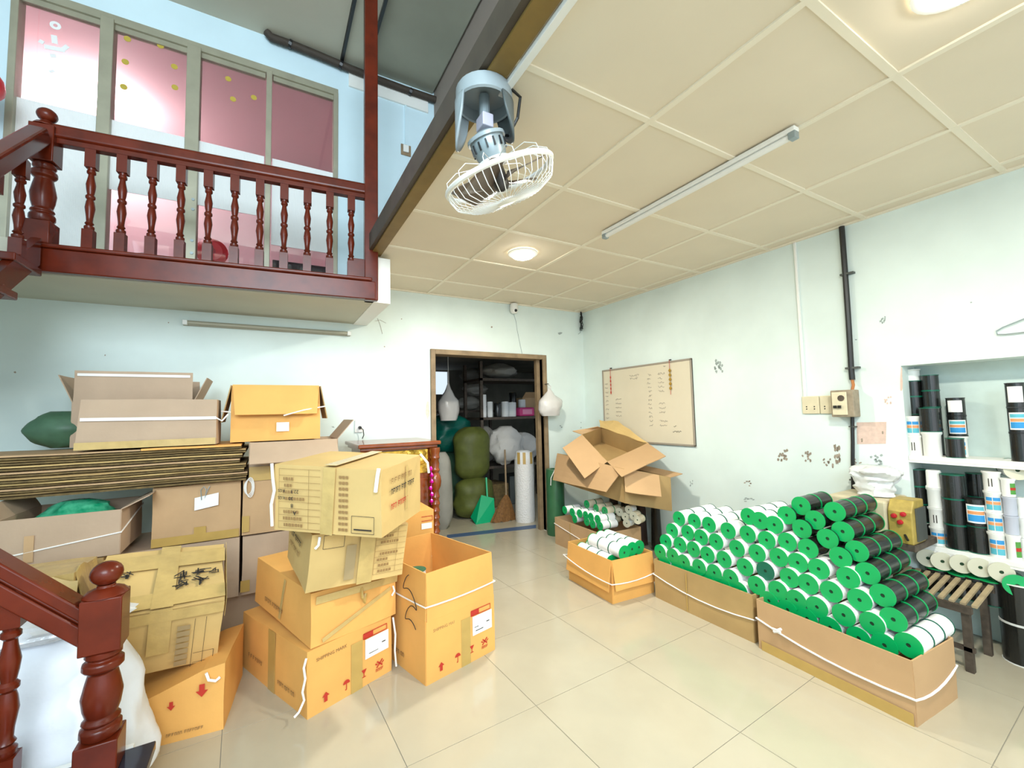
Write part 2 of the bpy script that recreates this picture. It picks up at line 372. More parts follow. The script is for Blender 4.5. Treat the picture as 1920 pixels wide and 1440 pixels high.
# upper stair flight from the balcony towards the camera, and its handrail
us = thing('upper_stair_flight', 'dark red wooden stair flight descending beside the balcony newel', 'stairs', (0, 0, 0))
for k in range(3):
    y1 = -.80-.24*k; z = 2.165-.19*k
    MB().box(-5.3, y1-.29, z-.04, -4.42, y1, z).build('tread', 'red_wood', us, bevel=.006)
    MB().box(-5.3, y1-.02, z, -4.46, y1, z+.15).build('riser', 'cream_soffit', us)
MB().prism([(0, 0), (1, 0)], 0, 0) if False else None
sgm = MB(); sgm.add([(-4.43, -.80, 2.34), (-4.43, -1.45, 1.83), (-4.43, -1.45, 1.70), (-4.43, -.80, 2.19), (-4.47, -.80, 2.34), (-4.47, -1.45, 1.83), (-4.47, -1.45, 1.70), (-4.47, -.80, 2.19)],
    [(0,1,2,3),(7,6,5,4),(0,4,5,1),(1,5,6,2),(2,6,7,3),(3,7,4,0)]); sgm.build('string_board', 'red_wood', us)
hr = MB(); hr.sheet((-4.50, -.76, 2.90), (-4.42, -.76, 2.90), (-4.42, -1.6, 2.13), (-4.50, -1.6, 2.13), -.085); hr.build('handrail', 'red_wood', us, bevel=.012)
for k, y in enumerate((-.98, -1.22)):
    place('baluster', bal_me, us, (-4.455, y, 2.16-.19*k), sc=(1, 1, .87))
# lower stair flight near the camera
ls = thing('lower_stair_flight', 'foreground stair with dark red handrail, newel post and dark glossy step', 'stairs', (0, 0, 0))
NX, NYY, SZ = -3.79, -2.15, .235
st = mat('granite_dark', (.012, .016, .035), .12)
MB().box(-4.12, -3.05, SZ-.03, -3.66, -2.09, SZ).build('tread', 'granite_dark', ls, bevel=.004)
MB().box(-4.10, -3.0, 0, -3.70, -2.12, SZ-.03).build('riser', 'white_paint', ls)
for k in range(1, 4):
    MB().box(-4.12-.24*k, -3.05, SZ+.2*k-.03, -4.12-.24*k+.27, -2.3, SZ+.2*k).build('tread', 'granite_dark', ls, bevel=.004)
    MB().box(-4.10-.24*k, -3.0, 0, -4.12-.24*k+.25, -2.32, SZ+.2*k-.03).build('riser', 'white_paint', ls)
MB().box(-4.12, -2.09, SZ-.02, -3.72, -2.075, SZ+.004).build('edge_strip', 'white_paint', ls)  # white strip painted in for the glare along the tread's back edge
newel(ls, NX, NYY, SZ, .64, .052)
hr = MB()
p0, p1 = Vector((NX-.03, NYY, .735)), Vector((NX-.72, NYY, 1.40))
for (o0, o1, y0, y1) in ((0, -.045, -.042, .042), (-.045, -.06, -.03, .03), (-.06, -.125, -.036, .036)):
    hr.add([p0+Vector((0, y0, o0)), p0+Vector((0, y1, o0)), p0+Vector((0, y1, o1)), p0+Vector((0, y0, o1)), p1+Vector((0, y0, o0)), p1+Vector((0, y1, o0)), p1+Vector((0, y1, o1)), p1+Vector((0, y0, o1))],
           [(0,3,2,1),(4,5,6,7),(0,1,5,4),(1,2,6,5),(2,3,7,6),(3,0,4,7)])
hr.build('handrail', 'red_wood', ls, bevel=.01, seg=3)
lb_me = turned(.60, .027, 16).mesh('baluster', 'red_wood', True)
place('baluster', lb_me, ls, (-4.0, NYY+.0, SZ)); place('baluster', lb_me, ls, (-4.19, NYY, SZ+.2))
# ------------------------------------------------------------------ cartons
def wob(p, seed, amp): return Vector(p) + noise.noise_vector(Vector(p)*5+Vector((seed, seed*1.7, 3)))*amp
def rough_box(w, d, h, seed=1, amp=.006, n=5, fn=None):
    m = MB()
    F = [lambda a, b: (a*w, 0, b*h), lambda a, b: (w, a*d, b*h), lambda a, b: ((1-a)*w, d, b*h), lambda a, b: (0, (1-a)*d, b*h),
         lambda a, b: (a*w, b*d, h), lambda a, b: (a*w, (1-b)*d, 0)]
    for f in F:
        def g(a, b, f=f):
            p = Vector(f(a, b)); q = wob(p, seed, amp)
            if p.z < 1e-4: q.z = p.z
            q = Vector((min(max(q.x, -.001), w+.001), min(max(q.y, -.001), d+.001), min(q.z, h+.001)))
            return Vector(fn(q)) if fn else q
        m.grid(g, n, n)
    return m
def carton(name, label, pos, ypr, w, d, h, m, seed=1, is_open=False, flaps=None, group=None, amp=.005, fn=None, inner=None):
    t = thing(name, label, 'box', pos, (math.radians(ypr[1]), math.radians(ypr[2]), math.radians(ypr[0])), group)
    if not is_open:
        b = rough_box(w, d, h, seed, amp, fn=fn).build('body', m, t)
    else:
        mb = MB()
        for f in (lambda a, c: (a*w, 0, c*h), lambda a, c: (w, a*d, c*h), lambda a, c: ((1-a)*w, d, c*h), lambda a, c: (0, (1-a)*d, c*h), lambda a, c: (a*w, c*d, .004)):
            def g(a, c, f=f):
                p = Vector(f(a, c)); q = wob(p, seed, amp); q.z = p.z; q.x = min(max(q.x, -.0), w); q.y = min(max(q.y, 0), d); return q
            mb.grid(g, 5, 4)
        b = mb.build('body', m, t, solid=.006)
    for s, ang, ln in flaps or ():
        flap(t, s, ang, ln, w, d, h, m, seed)
    return t
def flap(t, s, ang, ln, w, d, h, m, seed=1, inset=.004, curl=0):
    """top flap hinged on side f/b/l/r; ang from upright, positive outwards"""
    A = math.radians(ang)
    O, E, N = {'f': ((0, 0, h), (1, 0, 0), (0, -1, 0)), 'b': ((0, d, h), (1, 0, 0), (0, 1, 0)),
               'l': ((0, 0, h), (0, 1, 0), (-1, 0, 0)), 'r': ((w, 0, h), (0, 1, 0), (1, 0, 0))}[s]
    O, E, N = Vector(O), Vector(E), Vector(N); L = w if s in 'fb' else d
    def g(a, b):
        k = A + curl*b; r = b*ln; e = inset*(1+b*.6)
        q = O + E*(e+(L-2*e)*a) + N*(r*math.sin(k)) + Vector((0, 0, r*math.cos(k)))
        return wob(q, seed+9, .003) if b > 0 else q
    return MB().grid(g, 6, 4).build('flap', m, t, solid=.005)
def loop(t, w, d, z, sag=.0, name='string', r=.004, off=.006, m='string', zs=None):
    z4 = zs or (z, z, z, z)
    c = [(-off, -off, z4[0]), (w+off, -off, z4[1]), (w+off, d+off, z4[2]), (-off, d+off, z4[3])]
    pts = []
    for i in range(4):
        a, b = Vector(c[i]), Vector(c[(i+1) % 4])
        for k in range(6):
            q = a.lerp(b, k/6); q.z -= sag*4*(k/6)*(1-k/6); pts.append(q)
    return MB().tube(pts, r, 6, True).build(name, m, t)
def strip(t, a, b, wd, m='tape_brown', name='tape', out=(0, -1, 0), th=.0015):
    """flat strip between a and b lying on a face with outward normal out"""
    a, b, o = Vector(a), Vector(b), Vector(out); s = (b-a).cross(o).normalized()*wd/2
    return MB().sheet(a-s, b-s, b+s, a+s, th, o).build(name, m, t)
def flat(t, polys, m, name, y=-.0025, M=None):
    y = min(y, -.0055)
    mb = MB()
    for P in polys:
        vs = [(x, y, z) for x, z in P]
        if M: vs = [M @ Vector(q) for q in vs]
        mb.add(vs, [tuple(range(len(P)))])
    return mb.build(name, m, t)
def disc(cx, cz, r, a0=0, a1=360, n=14): return [(cx+r*math.cos(math.radians(a0+(a1-a0)*k/n)), cz+r*math.sin(math.radians(a0+(a1-a0)*k/n))) for k in range(n+(0 if a1-a0 >= 360 else 1))]
def bar(x0, z0, x1, z1, t=.003):
    e = Vector((x1-x0, z1-z0)); n = Vector((-e.y, e.x)).normalized()*t
    return [(x0-n.x, z0-n.y), (x1-n.x, z1-n.y), (x1+n.x, z1+n.y), (x0+n.x, z0+n.y)]
def shipping_marks(t, w, h):
    u = .05
    def P(fx, fz): return fx*w, fz*h
    x, z = P(.19, .20); k = u*.42
    flat(t, [[(x-k*.38, z-k), (x+k*.38, z-k), (x+k*.38, z+k*.1), (x+k*.85, z+k*.1), (x, z+k), (x-k*.85, z+k*.1), (x-k*.38, z+k*.1)]], 'ink_red', 'arrow_mark')
    x, z = P(.42, .22); flat(t, [disc(x, z, k*.85, 0, 180), bar(x, z, x, z-k*1.3, .002), bar(x, z-k*1.3, x-k*.35, z-k*1.2, .002)], 'ink_red', 'umbrella_mark')
    x, z = P(.63, .23); flat(t, [[(x-k*.7, z+k*.8), (x-k*.2, z), (x+k*.2, z), (x+k*.7, z+k*.8)], bar(x, z, x, z-k*.8, .002), bar(x-k*.5, z-k*.85, x+k*.5, z-k*.85, .002)], 'ink_red', 'glass_mark')
    x, z = P(.83, .24); flat(t, [bar(x-k*.8, z-k*.6, x+k*.8, z+k*.9, .0035), bar(x-k*.7, z+k*.8, x+k*.8, z-k*.5, .0035), bar(x-k*1.2, z+k*.4, x-k*.6, z+k*.1, .003), bar(x+k*.6, z+k*.0, x+k*1.2, z+k*.4, .003)], 'ink_red', 'hook_mark')
    blocks(t, 4, .014, (x-.022, -.006, z-k*1.5), FR, 'ink_red')
    text(t, 'SHIPPING MARK', .021, (.09*w, -.0025, .80*h), FR, 'ink_brown')
    strip(t, (.545*w, -.003, .0), (.545*w, -.003, .80*h), .062, m='tape_brown')
    x0, x1, z0, z1 = .645*w, .95*w, .44*h, .77*h
    flat(t, [[(x0, z0), (x1, z0), (x1, z1), (x0, z1)]], 'paper', 'paper_label', -.0045)
    flat(t, [bar(x0+.02, z0+.02, x0+.075, z0+.02, .0025), bar(x0+.012, z0+.04, x0+.04, z0+.04, .003), bar(x1-.04, z0+.045, x1-.018, z0+.045, .003)], 'ink_black', 'print', -.0055)
    a, b = .79*h, .88*h
    flat(t, [bar(x0-.01, a, x1-.01, a, .002), bar(x0-.01, b, x1-.01, b, .002), bar(x0-.01, a, x0-.01, b, .002), bar(x1-.01, a, x1-.01, b, .002), [(x0-.008, a), (x0+.045, a), (x0+.045, b), (x0-.008, b)]], 'ink_red', 'frame_print')
def blocks(t, n, h, loc, rot, m='ink_brown', seed=1):
    rn = random.Random(seed+n); mb = MB(); x = 0
    for k in range(n):
        w = h*rn.uniform(.45, .75)
        if rn.random() < .15: x += h*.5
        for q in ([(x, 0), (x+w*.25, 0), (x+w*.25, h), (x, h)], [(x+w*.25, h*.75), (x+w, h*.75), (x+w, h), (x+w*.25, h)], [(x+w*.25, h*.35), (x+w*.8, h*.35), (x+w*.8, h*.55), (x+w*.25, h*.55)] if rn.random() < .6 else [(x+w*.7, 0), (x+w, 0), (x+w, h*.7), (x+w*.7, h*.7)]):
            mb.add([(a, b, 0) for a, b in q], [(0, 1, 2, 3)])
        x += w+h*.18
    o = mb.build('print', m, t); o.location = loc; o.rotation_euler = rot; o['kind'] = 'stuff'; return o
def strokes(t, x, y, z, s, seed):
    rn = random.Random(seed); mb = MB()
    for k in range(8):
        a = rn.choice((0, 0, PI/2, PI/2, .8, -.8)); cx, cy = x+rn.uniform(-.35, .35)*s, y+rn.uniform(-.4, .4)*s; l = s*rn.uniform(.25, .45)
        d = Vector((math.cos(a), math.sin(a), 0))*l; n = Vector((-math.sin(a), math.cos(a), 0))*s*.055; c = Vector((cx, cy, z))
        mb.add([c-d-n, c+d-n, c+d+n, c-d+n], [(0, 1, 2, 3)])
    o = mb.build('brush_mark', 'ink_black', t); o['kind'] = 'stuff'; return o
def side_text(t, d, h, s='CLOTH TAPE', z=.12):
    blocks(t, 9, .022, (-.006, d*.62, h*z+.03), LF)

EXTRA = []
# ---- centre stack
A = carton('carton', 'orange shipping carton on the floor under the tilted stack of cartons', (-3.175, -1.877, 0), (22.7, 0, 0), .448, .69, .285, 'card_orange', 3, group='shipping cartons')
shipping_marks(A, .448, .285); strip(A, (-.003, .34, .0), (-.003, .34, .285), .07, out=(-1, 0, 0))
blocks(A, 8, .02, (-.006, .60, .085), LF); blocks(A, 9, .02, (-.006, .27, .06), LF)
MB().tube([(-.01, -.012, .27), (-.022, -.014, .235), (-.018, -.02, .19), (-.03, -.02, .14), (-.02, -.016, .10), (-.045, -.02, .065), (-.065, -.02, .055)], .005, 6).build('string', 'string', A)
MB().tube([(.448, -.015, .27), (.459, -.02, .18), (.455, -.02, .1), (.462, -.022, .02)], .005, 6).build('string', 'string', A)
Bx = carton('carton', 'orange taped carton, second from the floor in the tilted centre stack', (-3.171, -1.835, .292), (20.6, 4, 1.5), .455, .62, .235, 'card_orange', 8, group='shipping cartons', fn=lambda q: (q.x, q.y-(.03 if q.y < .05 else 0)*(1-q.z/.235), q.z))
strip(Bx, (.02, -.012, .20), (.46, -.012, .18), .035, 'tape'); strip(Bx, (.05, -.036, .02), (.42, -.014, .14), .02, 'tape'); blocks(Bx, 12, .022, (-.006, .48, .05), LF)
strip(Bx, (-.004, .30, .02), (-.004, .26, .22), .02, 'tape', out=(-1, 0, 0))
MB().tube([(.43, -.02, .15), (.435, -.03, .125), (.42, -.03, .105)], .005, 6).build('string', 'string', Bx)
MB().tube([(.25, -.01, .19), (.247, -.03, .15), (.255, -.035, .125), (.27, -.02, .16)], .008, 6).build('tape_end', 'tape_brown', Bx)
def table_print(t, x0, x1, z0, z1, rows, seed, y=-.003, lines=True):
    rnd = random.Random(seed); P = []
    for k in range(rows+1):
        z = z0+(z1-z0)*k/rows; P.append(bar(x0, z, x1, z, .0007))
    P.append(bar(x0+(x1-x0)*.72, z0, x0+(x1-x0)*.72, z1, .0007)); P.append(bar(x0, z0, x0, z1, .0007))
    for k in range(rows):
        z = z0+(z1-z0)*(k+.5)/rows
        if rnd.random() < .75:
            x = x0+.01+rnd.random()*.02
            for j in range(rnd.randint(3, 7)):
                wd = rnd.uniform(.006, .012); P.append([(x, z-.006), (x+wd, z-.006), (x+wd, z+.006), (x, z+.006)]); x += wd+.004
    return flat(t, P, 'ink_brown', 'print', y)
Cx = carton('carton', 'yellow-brown printed carton below the topmost carton of the centre stack', (-3.19, -1.945, .566), (9.1, 7.5, 3.5), .45, .42, .255, 'card_yellow', 12, group='printed cartons', amp=.012)
table_print(Cx, .29, .44, .03, .25, 8, 3, -.009); strip(Cx, (.25, -.010, .0), (.25, -.010, .255), .07, 'tape')
flat(Cx, [[(.155, .03), (.20, .03), (.20, .19), (.155, .19)]], mat('ink_wash', (.36, .26, .13), .8), 'print', -.008)
flat(Cx, [bar(.05, .19, .14, .19, .001), bar(.05, .25, .14, .25, .001), bar(.05, .19, .05, .25, .001), bar(.14, .19, .14, .25, .001)], 'ink_black', 'frame_print', -.011)
MB().tube([(.03, -.016, .25), (.028, -.018, .215), (.015, -.018, .20)], .006, 6).build('string', 'string', Cx)
blocks(Cx, 11, .028, (-.006, .38, .15), LF, 'ink_black'); blocks(Cx, 9, .022, (-.006, .34, .10), LF)
Dx = carton('carton', 'topmost printed carton of the centre stack, turned and taped down its front', (-3.313, -1.916, .852), (-40.4, 2.8, 2.4), .498, .40, .279, 'card_yellow', 21, group='printed cartons', amp=.006)
strip(Dx, (.255, -.009, -.0), (.268, -.009, .279), .055, 'tape'); strip(Dx, (.268, -.005, .287), (.262, .40, .287), .055, 'tape', out=(0, 0, 1))
table_print(Dx, .03, .225, .015, .265, 9, 5, -.009)
for s, x, z, sz in (('22.3', .125, .178, .022), ('30', .10, .148, .022), ('8', .10, .118, .024), ('A', .115, .088, .024), ('KGS', .06, .178, .018), ('KGS', .06, .148, .018)):
    text(Dx, s, sz, (x, -.0105, z), (PI/2, PI, 0), 'ink_black')
rr = random.Random(4)
flat(Dx, [[(x, z), (x+.012, z), (x+.012, z+.011), (x, z+.011)] for k in range(10) for x in (.31, .325, .34) for z in (.02+k*.024,)], 'ink_brown', 'print', -.009)
flat(Dx, [bar(.37, .015, .47, .015, .001), bar(.37, .085, .47, .085, .001), bar(.37, .015, .37, .085, .001), bar(.47, .015, .47, .085, .001), bar(.38, .03, .46, .03, .003)], 'ink_black', 'frame_print', -.009)
for k, (n, z, mt) in enumerate(((9, .205, 'ink_brown'), (12, .16, 'ink_black'), (9, .095, 'ink_red'))): blocks(Dx, n, .024, (.506, .07, z), RT, mt, k)
strip(Dx, (.507, .22, .06), (.507, .22, .26), .012, 'tape', out=(1, 0, 0))
MB().tube([(-.004, -.012, .285), (.004, -.014, .22), (.012, -.014, .17), (-.002, -.014, .11), (.004, -.014, .02)], .006, 6).build('string', 'string', Dx)
MB().tube([(.490, -.012, .285), (.485, -.014, .25), (.478, -.014, .19)], .008, 6).build('string', 'string', Dx)
MB().tube([(.50, .39, .285), (.535, .40, .24), (.54, .405, .19)], .006, 6).build('string', 'string', Dx)
# tall open carton beside it
Ex = carton('carton', 'tall open-topped orange carton tied with white string beside the centre stack', (-2.648, -1.93, 0), (14.4, 0, 0), .449, .62, .30, 'card_orange', 31, True, [('f', -2, .235), ('l', -2, .235), ('r', -2, .235), ('b', 0, .235)], group='shipping cartons')
shipping_marks(Ex, .449, .30); loop(Ex, .449, .62, .375, .008); side_text(Ex, .62, .3, 'MARK', .1)
sk = []
for k in range(40):
    a = k/39*2*PI*1.6; sk.append((-.012, .14+.06*math.sin(a*1.0)-.03*k/39, .48-.24*k/39+.02*math.cos(a*2)))
MB().tube(sk, .0022, 5).build('marker_scribble', 'ink_black', Ex)
for k in range(4): EXTRA.append((.085, .22, .008+k*.1185))
Fx = carton('carton', 'orange carton standing against the altar cabinet behind the centre stack', (-2.73, -1.09, 0), (0, 0, 0), .42, .30, .655, 'card_orange', 41)
flat(Fx, [[(.33, .53), (.405, .53), (.405, .57), (.33, .57)]], 'paper', 'paper_label', -.008); flat(Fx, [bar(.33, .585, .41, .585, .002), bar(.33, .615, .41, .615, .002), bar(.41, .585, .41, .615, .002)], 'ink_red', 'frame_print', -.008)

# ---- left stack
L14 = carton('carton', 'low grey-brown carton lying on the floor under the left stack', (-4.02, -.72, 0), (0, 0, 0), .95, .5, .215, 'card_grey', 44)
L8 = carton('carton', 'grey-brown carton below the one with a clipped paper tag', (-4.06, -.80, .222), (0, 0, 0), .575, .5, .36, 'card_grey', 51, group='plain cartons of the left stack')
L9 = carton('carton', 'grey-brown carton in the lower row, partly behind the centre stack', (-3.47, -.80, .222), (0, 0, 0), .44, .5, .36, 'card_grey', 52, group='plain cartons of the left stack')
strip(L9, (.02, -.008, .02), (.02, -.008, .09), .05)
L5 = carton('carton', 'tan carton in the left stack with a white paper tag clipped on', (-3.918, -.80, .59), (0, 0, 0), .435, .5, .345, 'card_tan', 53, group='plain cartons of the left stack')
strip(L5, (0, -.008, .025), (.43, -.008, .025), .05); strip(L5, (.23, -.009, .025), (.23, -.009, .09), .06)
MB().sheet((.20, -.012, .19), (.32, -.016, .21), (.32, -.012, .285), (.20, -.012, .265), .001).build('paper_tag', 'paper', L5)
MB().tube([(.235, -.016, .25), (.23, -.016, .31), (.245, -.016, .33), (.258, -.018, .31), (.25, -.018, .26), (.265, -.018, .31), (.275, -.018, .33)], .0025, 5).build('paper_clip', 'metal_grey', L5)
L6 = carton('carton', 'tan carton to the right of the tagged one, topped by a flapped box', (-3.473, -.80, .59), (0, 0, 0), .44, .5, .345, 'card_tan', 54, group='plain cartons of the left stack')
strip(L6, (.02, -.008, .02), (.02, -.008, .12), .04)
co = MB()
for k in range(4): co.tube([(.03+.022*math.cos(a)+k*.004, -.014-.003*k, .30+(.045+.006*k)*math.sin(a)) for a in [j*PI/8 for j in range(16)]], .0022, 5, True)
co.build('string', 'string', L6)
L7 = carton('carton', 'grey-brown open carton with drooping front flap behind the centre stack', (-3.44, -.80, .942), (0, 0, 0), .53, .45, .228, 'card_grey', 55, True, [('f', 128, .20), ('r', 40, .17), ('b', -94, .2), ('l', -94, .2)])
strip(L7, (0, -.008, .03), (.53, -.008, .03), .09)
rnd = random.Random(5); z = .942
NAMES = ['lowest', 'second lowest', 'third lowest', 'fourth lowest', 'fifth lowest', 'third from the top', 'second from the top', 'topmost']
for k in range(8):
    th = .026+.006*rnd.random(); x0 = -4.78+rnd.uniform(-.04, .04); x1 = -3.465+rnd.uniform(-.025, .02); yf = -.86+rnd.uniform(-.02, .02)
    t = thing('flattened_carton', 'flattened brown carton, %s sheet of the flat stack on the left' % NAMES[k], 'cardboard', (0, 0, 0), group='flattened cartons')
    def lay(zo, h, yo, nm, mt, xa, xb, sd):
        m = MB()
        def g(a, b, top):
            p = Vector((xa+(xb-xa)*a, yf+yo+(.55-yo)*b, 0)); q = noise.noise(Vector((p.x*3, p.y*3, 5)))*.006+noise.noise(Vector((p.x*9, p.y*3, sd)))*.001
            return Vector((p.x, p.y+noise.noise(Vector((p.x*6, 0, sd)))*.012*(1-b), z+zo+q+(h if top else 0)))
        m.grid(lambda a, b: g(a, b, True), 22, 4); m.grid(lambda a, b: g(1-a, b, False), 22, 4)
        m.grid(lambda a, b: g(a, 0, False).lerp(g(a, 0, True), b), 22, 1); m.grid(lambda a, b: g(1, a, False).lerp(g(1, a, True), b), 4, 1)
        return m.build(nm, mt, t)
    xm = -3.93+rnd.uniform(-.1, .1)
    lay(0, th*.34, .012*(k % 3), 'lower_panel', 'card_edge', x0, x1, k)
    lay(th*.5, th*.30, .0+rnd.random()*.03, 'upper_panel', ('card_brown', 'card_tan', 'card_yellow')[k % 3] if k < 7 else 'card_tan', x0, x1 if k < 7 else xm, k+20)
    if k == 7: lay(th*.5, th*.42, .0, 'upper_panel', 'card_orange', xm+.005, x1, 33)
    z += th
ZT = z+.006
L2 = carton('carton', 'grey-brown carton with tape across its middle, front one on the flat stack', (-4.245, -.86, ZT), (0, 0, 0), .635, .27, .275, 'card_grey', 61, group='cartons on top of the flat stack', fn=lambda q: (q.x+(.018 if q.x < .3 else -.004)*(q.z/.275), q.y, q.z))
strip(L2, (.02, -.010, .165), (.63, -.010, .16), .018, 'white_plastic', th=.001); strip(L2, (0, -.010, .02), (.63, -.010, .02), .04, 'tape')
MB().tube([(.63, -.012, .16), (.66, -.01, .14), (.69, .0, .18)], .005, 6).build('string', 'string', L2)
L1 = carton('carton', 'grey-brown carton with raised flaps standing behind the taped one against the blue wall', (-4.365, -.50, ZT), (0, 0, 0), .59, .36, .27, 'card_grey', 62, True, [('f', 0, .195), ('b', 0, .16), ('l', 22, .18), ('r', 24, .18)], group='cartons on top of the flat stack')
strip(L1, (.02, -.008, .44), (.57, -.006, .44), .016, 'white_plastic', th=.001)
L3 = thing('carton', 'bright orange carton with folded front flap and white string on the left stack', 'box', (-3.548, -.76, ZT+.0), (0, 0, 0))
rough_box(.53, .36, .37, 63, .004, fn=lambda q: (q.x, q.y+(.05*(q.z/.37) if q.y < .1 else 0), q.z)).build('body', 'card_orange', L3)
MB().grid(lambda a, b: Vector((.005+.52*a+(.02*(1-2*a))*b, .042-.075*b, .374-.20*b)), 4, 4).build('flap', 'card_orange', L3, solid=.006)
MB().grid(lambda a, b: Vector((.532+.045*b, .02+.30*a, .37-.23*b)), 4, 4).build('flap', 'card_brown', L3, solid=.006)
MB().grid(lambda a, b: Vector((-.002-.05*b, .02+.30*a, .37-.24*b)), 4, 4).build('flap', 'card_brown', L3, solid=.006)
MB().tube([(-.05, .0, .20), (.0, -.03, .195)], .0045, 6).build('string', 'string', L3); MB().tube([(.30, -.04, .165), (.42, -.03, .20), (.56, .0, .225)], .0045, 6).build('string', 'string', L3)
flat(L3, [[(.26, .06), (.335, .06), (.335, .12), (.26, .12)]], 'white_plastic', 'label_patch', -.006)
mat('sack_green', (.07, .16, .09), .5, var=.3, scale=14)
def blob(rx, ry, h, seed=1, amp=.06, n=28, k=16, prof=None, freq=3.5, tw=0):
    """sack: closed lathe with wrinkles; prof(t)->radius factor for t in 0..1"""
    m = MB(); vs = []
    for j in range(k+1):
        t = j/k; f = prof(t) if prof else math.sin(PI*min(.98, max(.02, t)))**.45
        for i in range(n):
            a = 2*PI*i/n; p = Vector((rx*f*math.cos(a+tw*t), ry*f*math.sin(a+tw*t), h*t))
            q = noise.noise_vector(Vector((p.x/rx*freq*.4, p.y/ry*freq*.4, t*freq))+Vector((seed*3.1, seed, 0)))*amp + noise.noise_vector(Vector((p.x/rx*freq, p.y/ry*freq, t*freq*2.2))+Vector((seed, seed*5, 7)))*amp*.45
            p = p + Vector((q.x*rx*2, q.y*ry*2, q.z*h*.5 if 0 < j < k else 0)); vs.append(p)
    fs = [(j*n+i, j*n+(i+1) % n, (j+1)*n+(i+1) % n, (j+1)*n+i) for j in range(k) for i in range(n)] + [tuple(range(n-1, -1, -1)), tuple(range(k*n, (k+1)*n))]
    return m.add(vs, fs)
o = tag(blob(.16, .10, .22, 3, .05).build('green_sack', 'sack_green', smooth=True), 'dark green sack lying behind the taped carton at the wall', 'sack'); o.location = (-4.43, -.42, ZT)
# open carton with green spools under the flat stack, and what carries it
L15 = carton('carton', 'brown carton under the open one holding the plastic bag', (-4.53, -.98, 0), (0, 0, 0), .45, .5, .615, 'card_brown', 71)
L4 = carton('carton', 'open grey-brown carton holding a plastic bag of green spools, tied with string', (-4.47, -.97, .622), (0, 0, 0), .45, .45, .235, 'card_grey', 72, True, [('r', 62, .13), ('l', 30, .09)])
loop(L4, .45, .45, .09, 0, zs=(.055, .115, .19, .14))
strip(L4, (.11, -.008, .02), (.11, -.008, .15), .035, 'card_tan', 'patch')
pb = mat('plastic_bag_green', (.10, .50, .30), .18, var=.7, scale=16, bump=.5, bscale=22, col2=(.0, .22, .10))
o = tag(blob(.185, .16, .27, 5, .07, 32, 18, freq=6).build('plastic_bag', 'plastic_bag_green', smooth=True), 'glossy clear plastic bag over green spools in the open carton', 'bag'); o.location = (-4.25, -.76, .63)
L12 = carton('carton', 'carton wrapped in glossy yellow tape behind the foreground handrail', (-4.52, -1.38, .30), (0, 0, 0), .44, .30, .36, 'tape', 73, amp=.016)
MB().grid(lambda a, b: Vector((.44+.04*b, .02+.25*a, .36-.2*b+.02*math.sin(a*6))), 6, 4).build('flap', 'tape', L12, solid=.006); MB().grid(lambda a, b: Vector((.30+.16*a, -.02-.03*b, .35-.14*b+.02*math.sin(a*5))), 6, 4).build('flap', 'tape', L12, solid=.006)
carton('carton', 'brown carton on the floor below the tape-wrapped one', (-4.53, -1.38, 0), (0, 0, 0), .44, .32, .295, 'card_brown', 74)
L11 = carton('carton', 'crushed orange carton with red arrows on the floor beside the white sack', (-3.885, -1.70, 0), (-7, 0, 0), .40, .42, .275, 'card_orange', 75, fn=lambda q: (q.x, q.y, q.z*(.55+.45*min(1, max(0, q.x/.36)))*(1-.15*q.y)))
def arrow_dn(x, z, k): return [(x-k*.38, z+k), (x-k*.38, z), (x-k*.85, z), (x, z-k), (x+k*.85, z), (x+k*.38, z), (x+k*.38, z+k)]
flat(L11, [arrow_dn(.32, .185, .026)], 'ink_red', 'arrow_mark', -.008); flat(L11, [arrow_dn(.215, .15, .017)], 'ink_red', 'arrow_mark', -.008)
strip(L11, (.10, -.008, .0), (.10, -.008, .15), .08, 'tape'); MB().tube([(.335, -.012, .255), (.345, -.014, .225), (.37, -.014, .215), (.385, -.01, .225)], .006, 6).build('string', 'string', L11)
blocks(L11, 13, .012, (.20, -.006, .03), FR)
L10 = carton('carton', 'tape-wrapped printed carton with black characters tilted on the crushed orange one', (-3.985, -1.64, .265), (6, 20, 4), .46, .44, .31, 'card_yellow', 76, amp=.012)
strip(L10, (.24, -.01, .10), (.24, -.008, .32), .075, 'tape'); strip(L10, (.24, 0, .322), (.24, .44, .322), .075, 'tape', out=(0, 0, 1))
strip(L10, (.0, .05, .3205), (.46, .06, .3205), .09, 'tape', out=(0, 0, 1)); strip(L10, (.0, .33, .3205), (.46, .33, .3205), .11, 'tape', out=(0, 0, 1))
strip(L10, (.466, .0, .27), (.466, .44, .27), .09, 'tape', out=(1, 0, 0)); strip(L10, (0, -.010, .285), (.46, -.010, .285), .05, 'tape')
for k, (x, y) in enumerate(((.30, .20), (.37, .21), (.30, .14), (.37, .15), (.42, .20))): strokes(L10, x, y, .3245, .055 if k < 4 else .04, k+3)
for k, (x, y) in enumerate(((.10, .25), (.08, .17))): strokes(L10, x, y, .3245, .045, k+20)
flat(L10, [[(.30, .02+k*.03), (.345, .02+k*.03), (.345, .043+k*.03), (.30, .043+k*.03)] for k in range(7)], 'ink_wash', 'print', -.012)
flat(L10, [bar(.36, .0, .36, .25, .0008), bar(.40, .0, .40, .25, .0008), bar(.365, .02, .44, .02, .001), bar(.365, .07, .44, .07, .001), bar(.44, .02, .44, .07, .001)], 'ink_black', 'print', -.013)
mat('sack_white', (.82, .85, .90), .55, var=.06, scale=10, bump=.5, bscale=9)
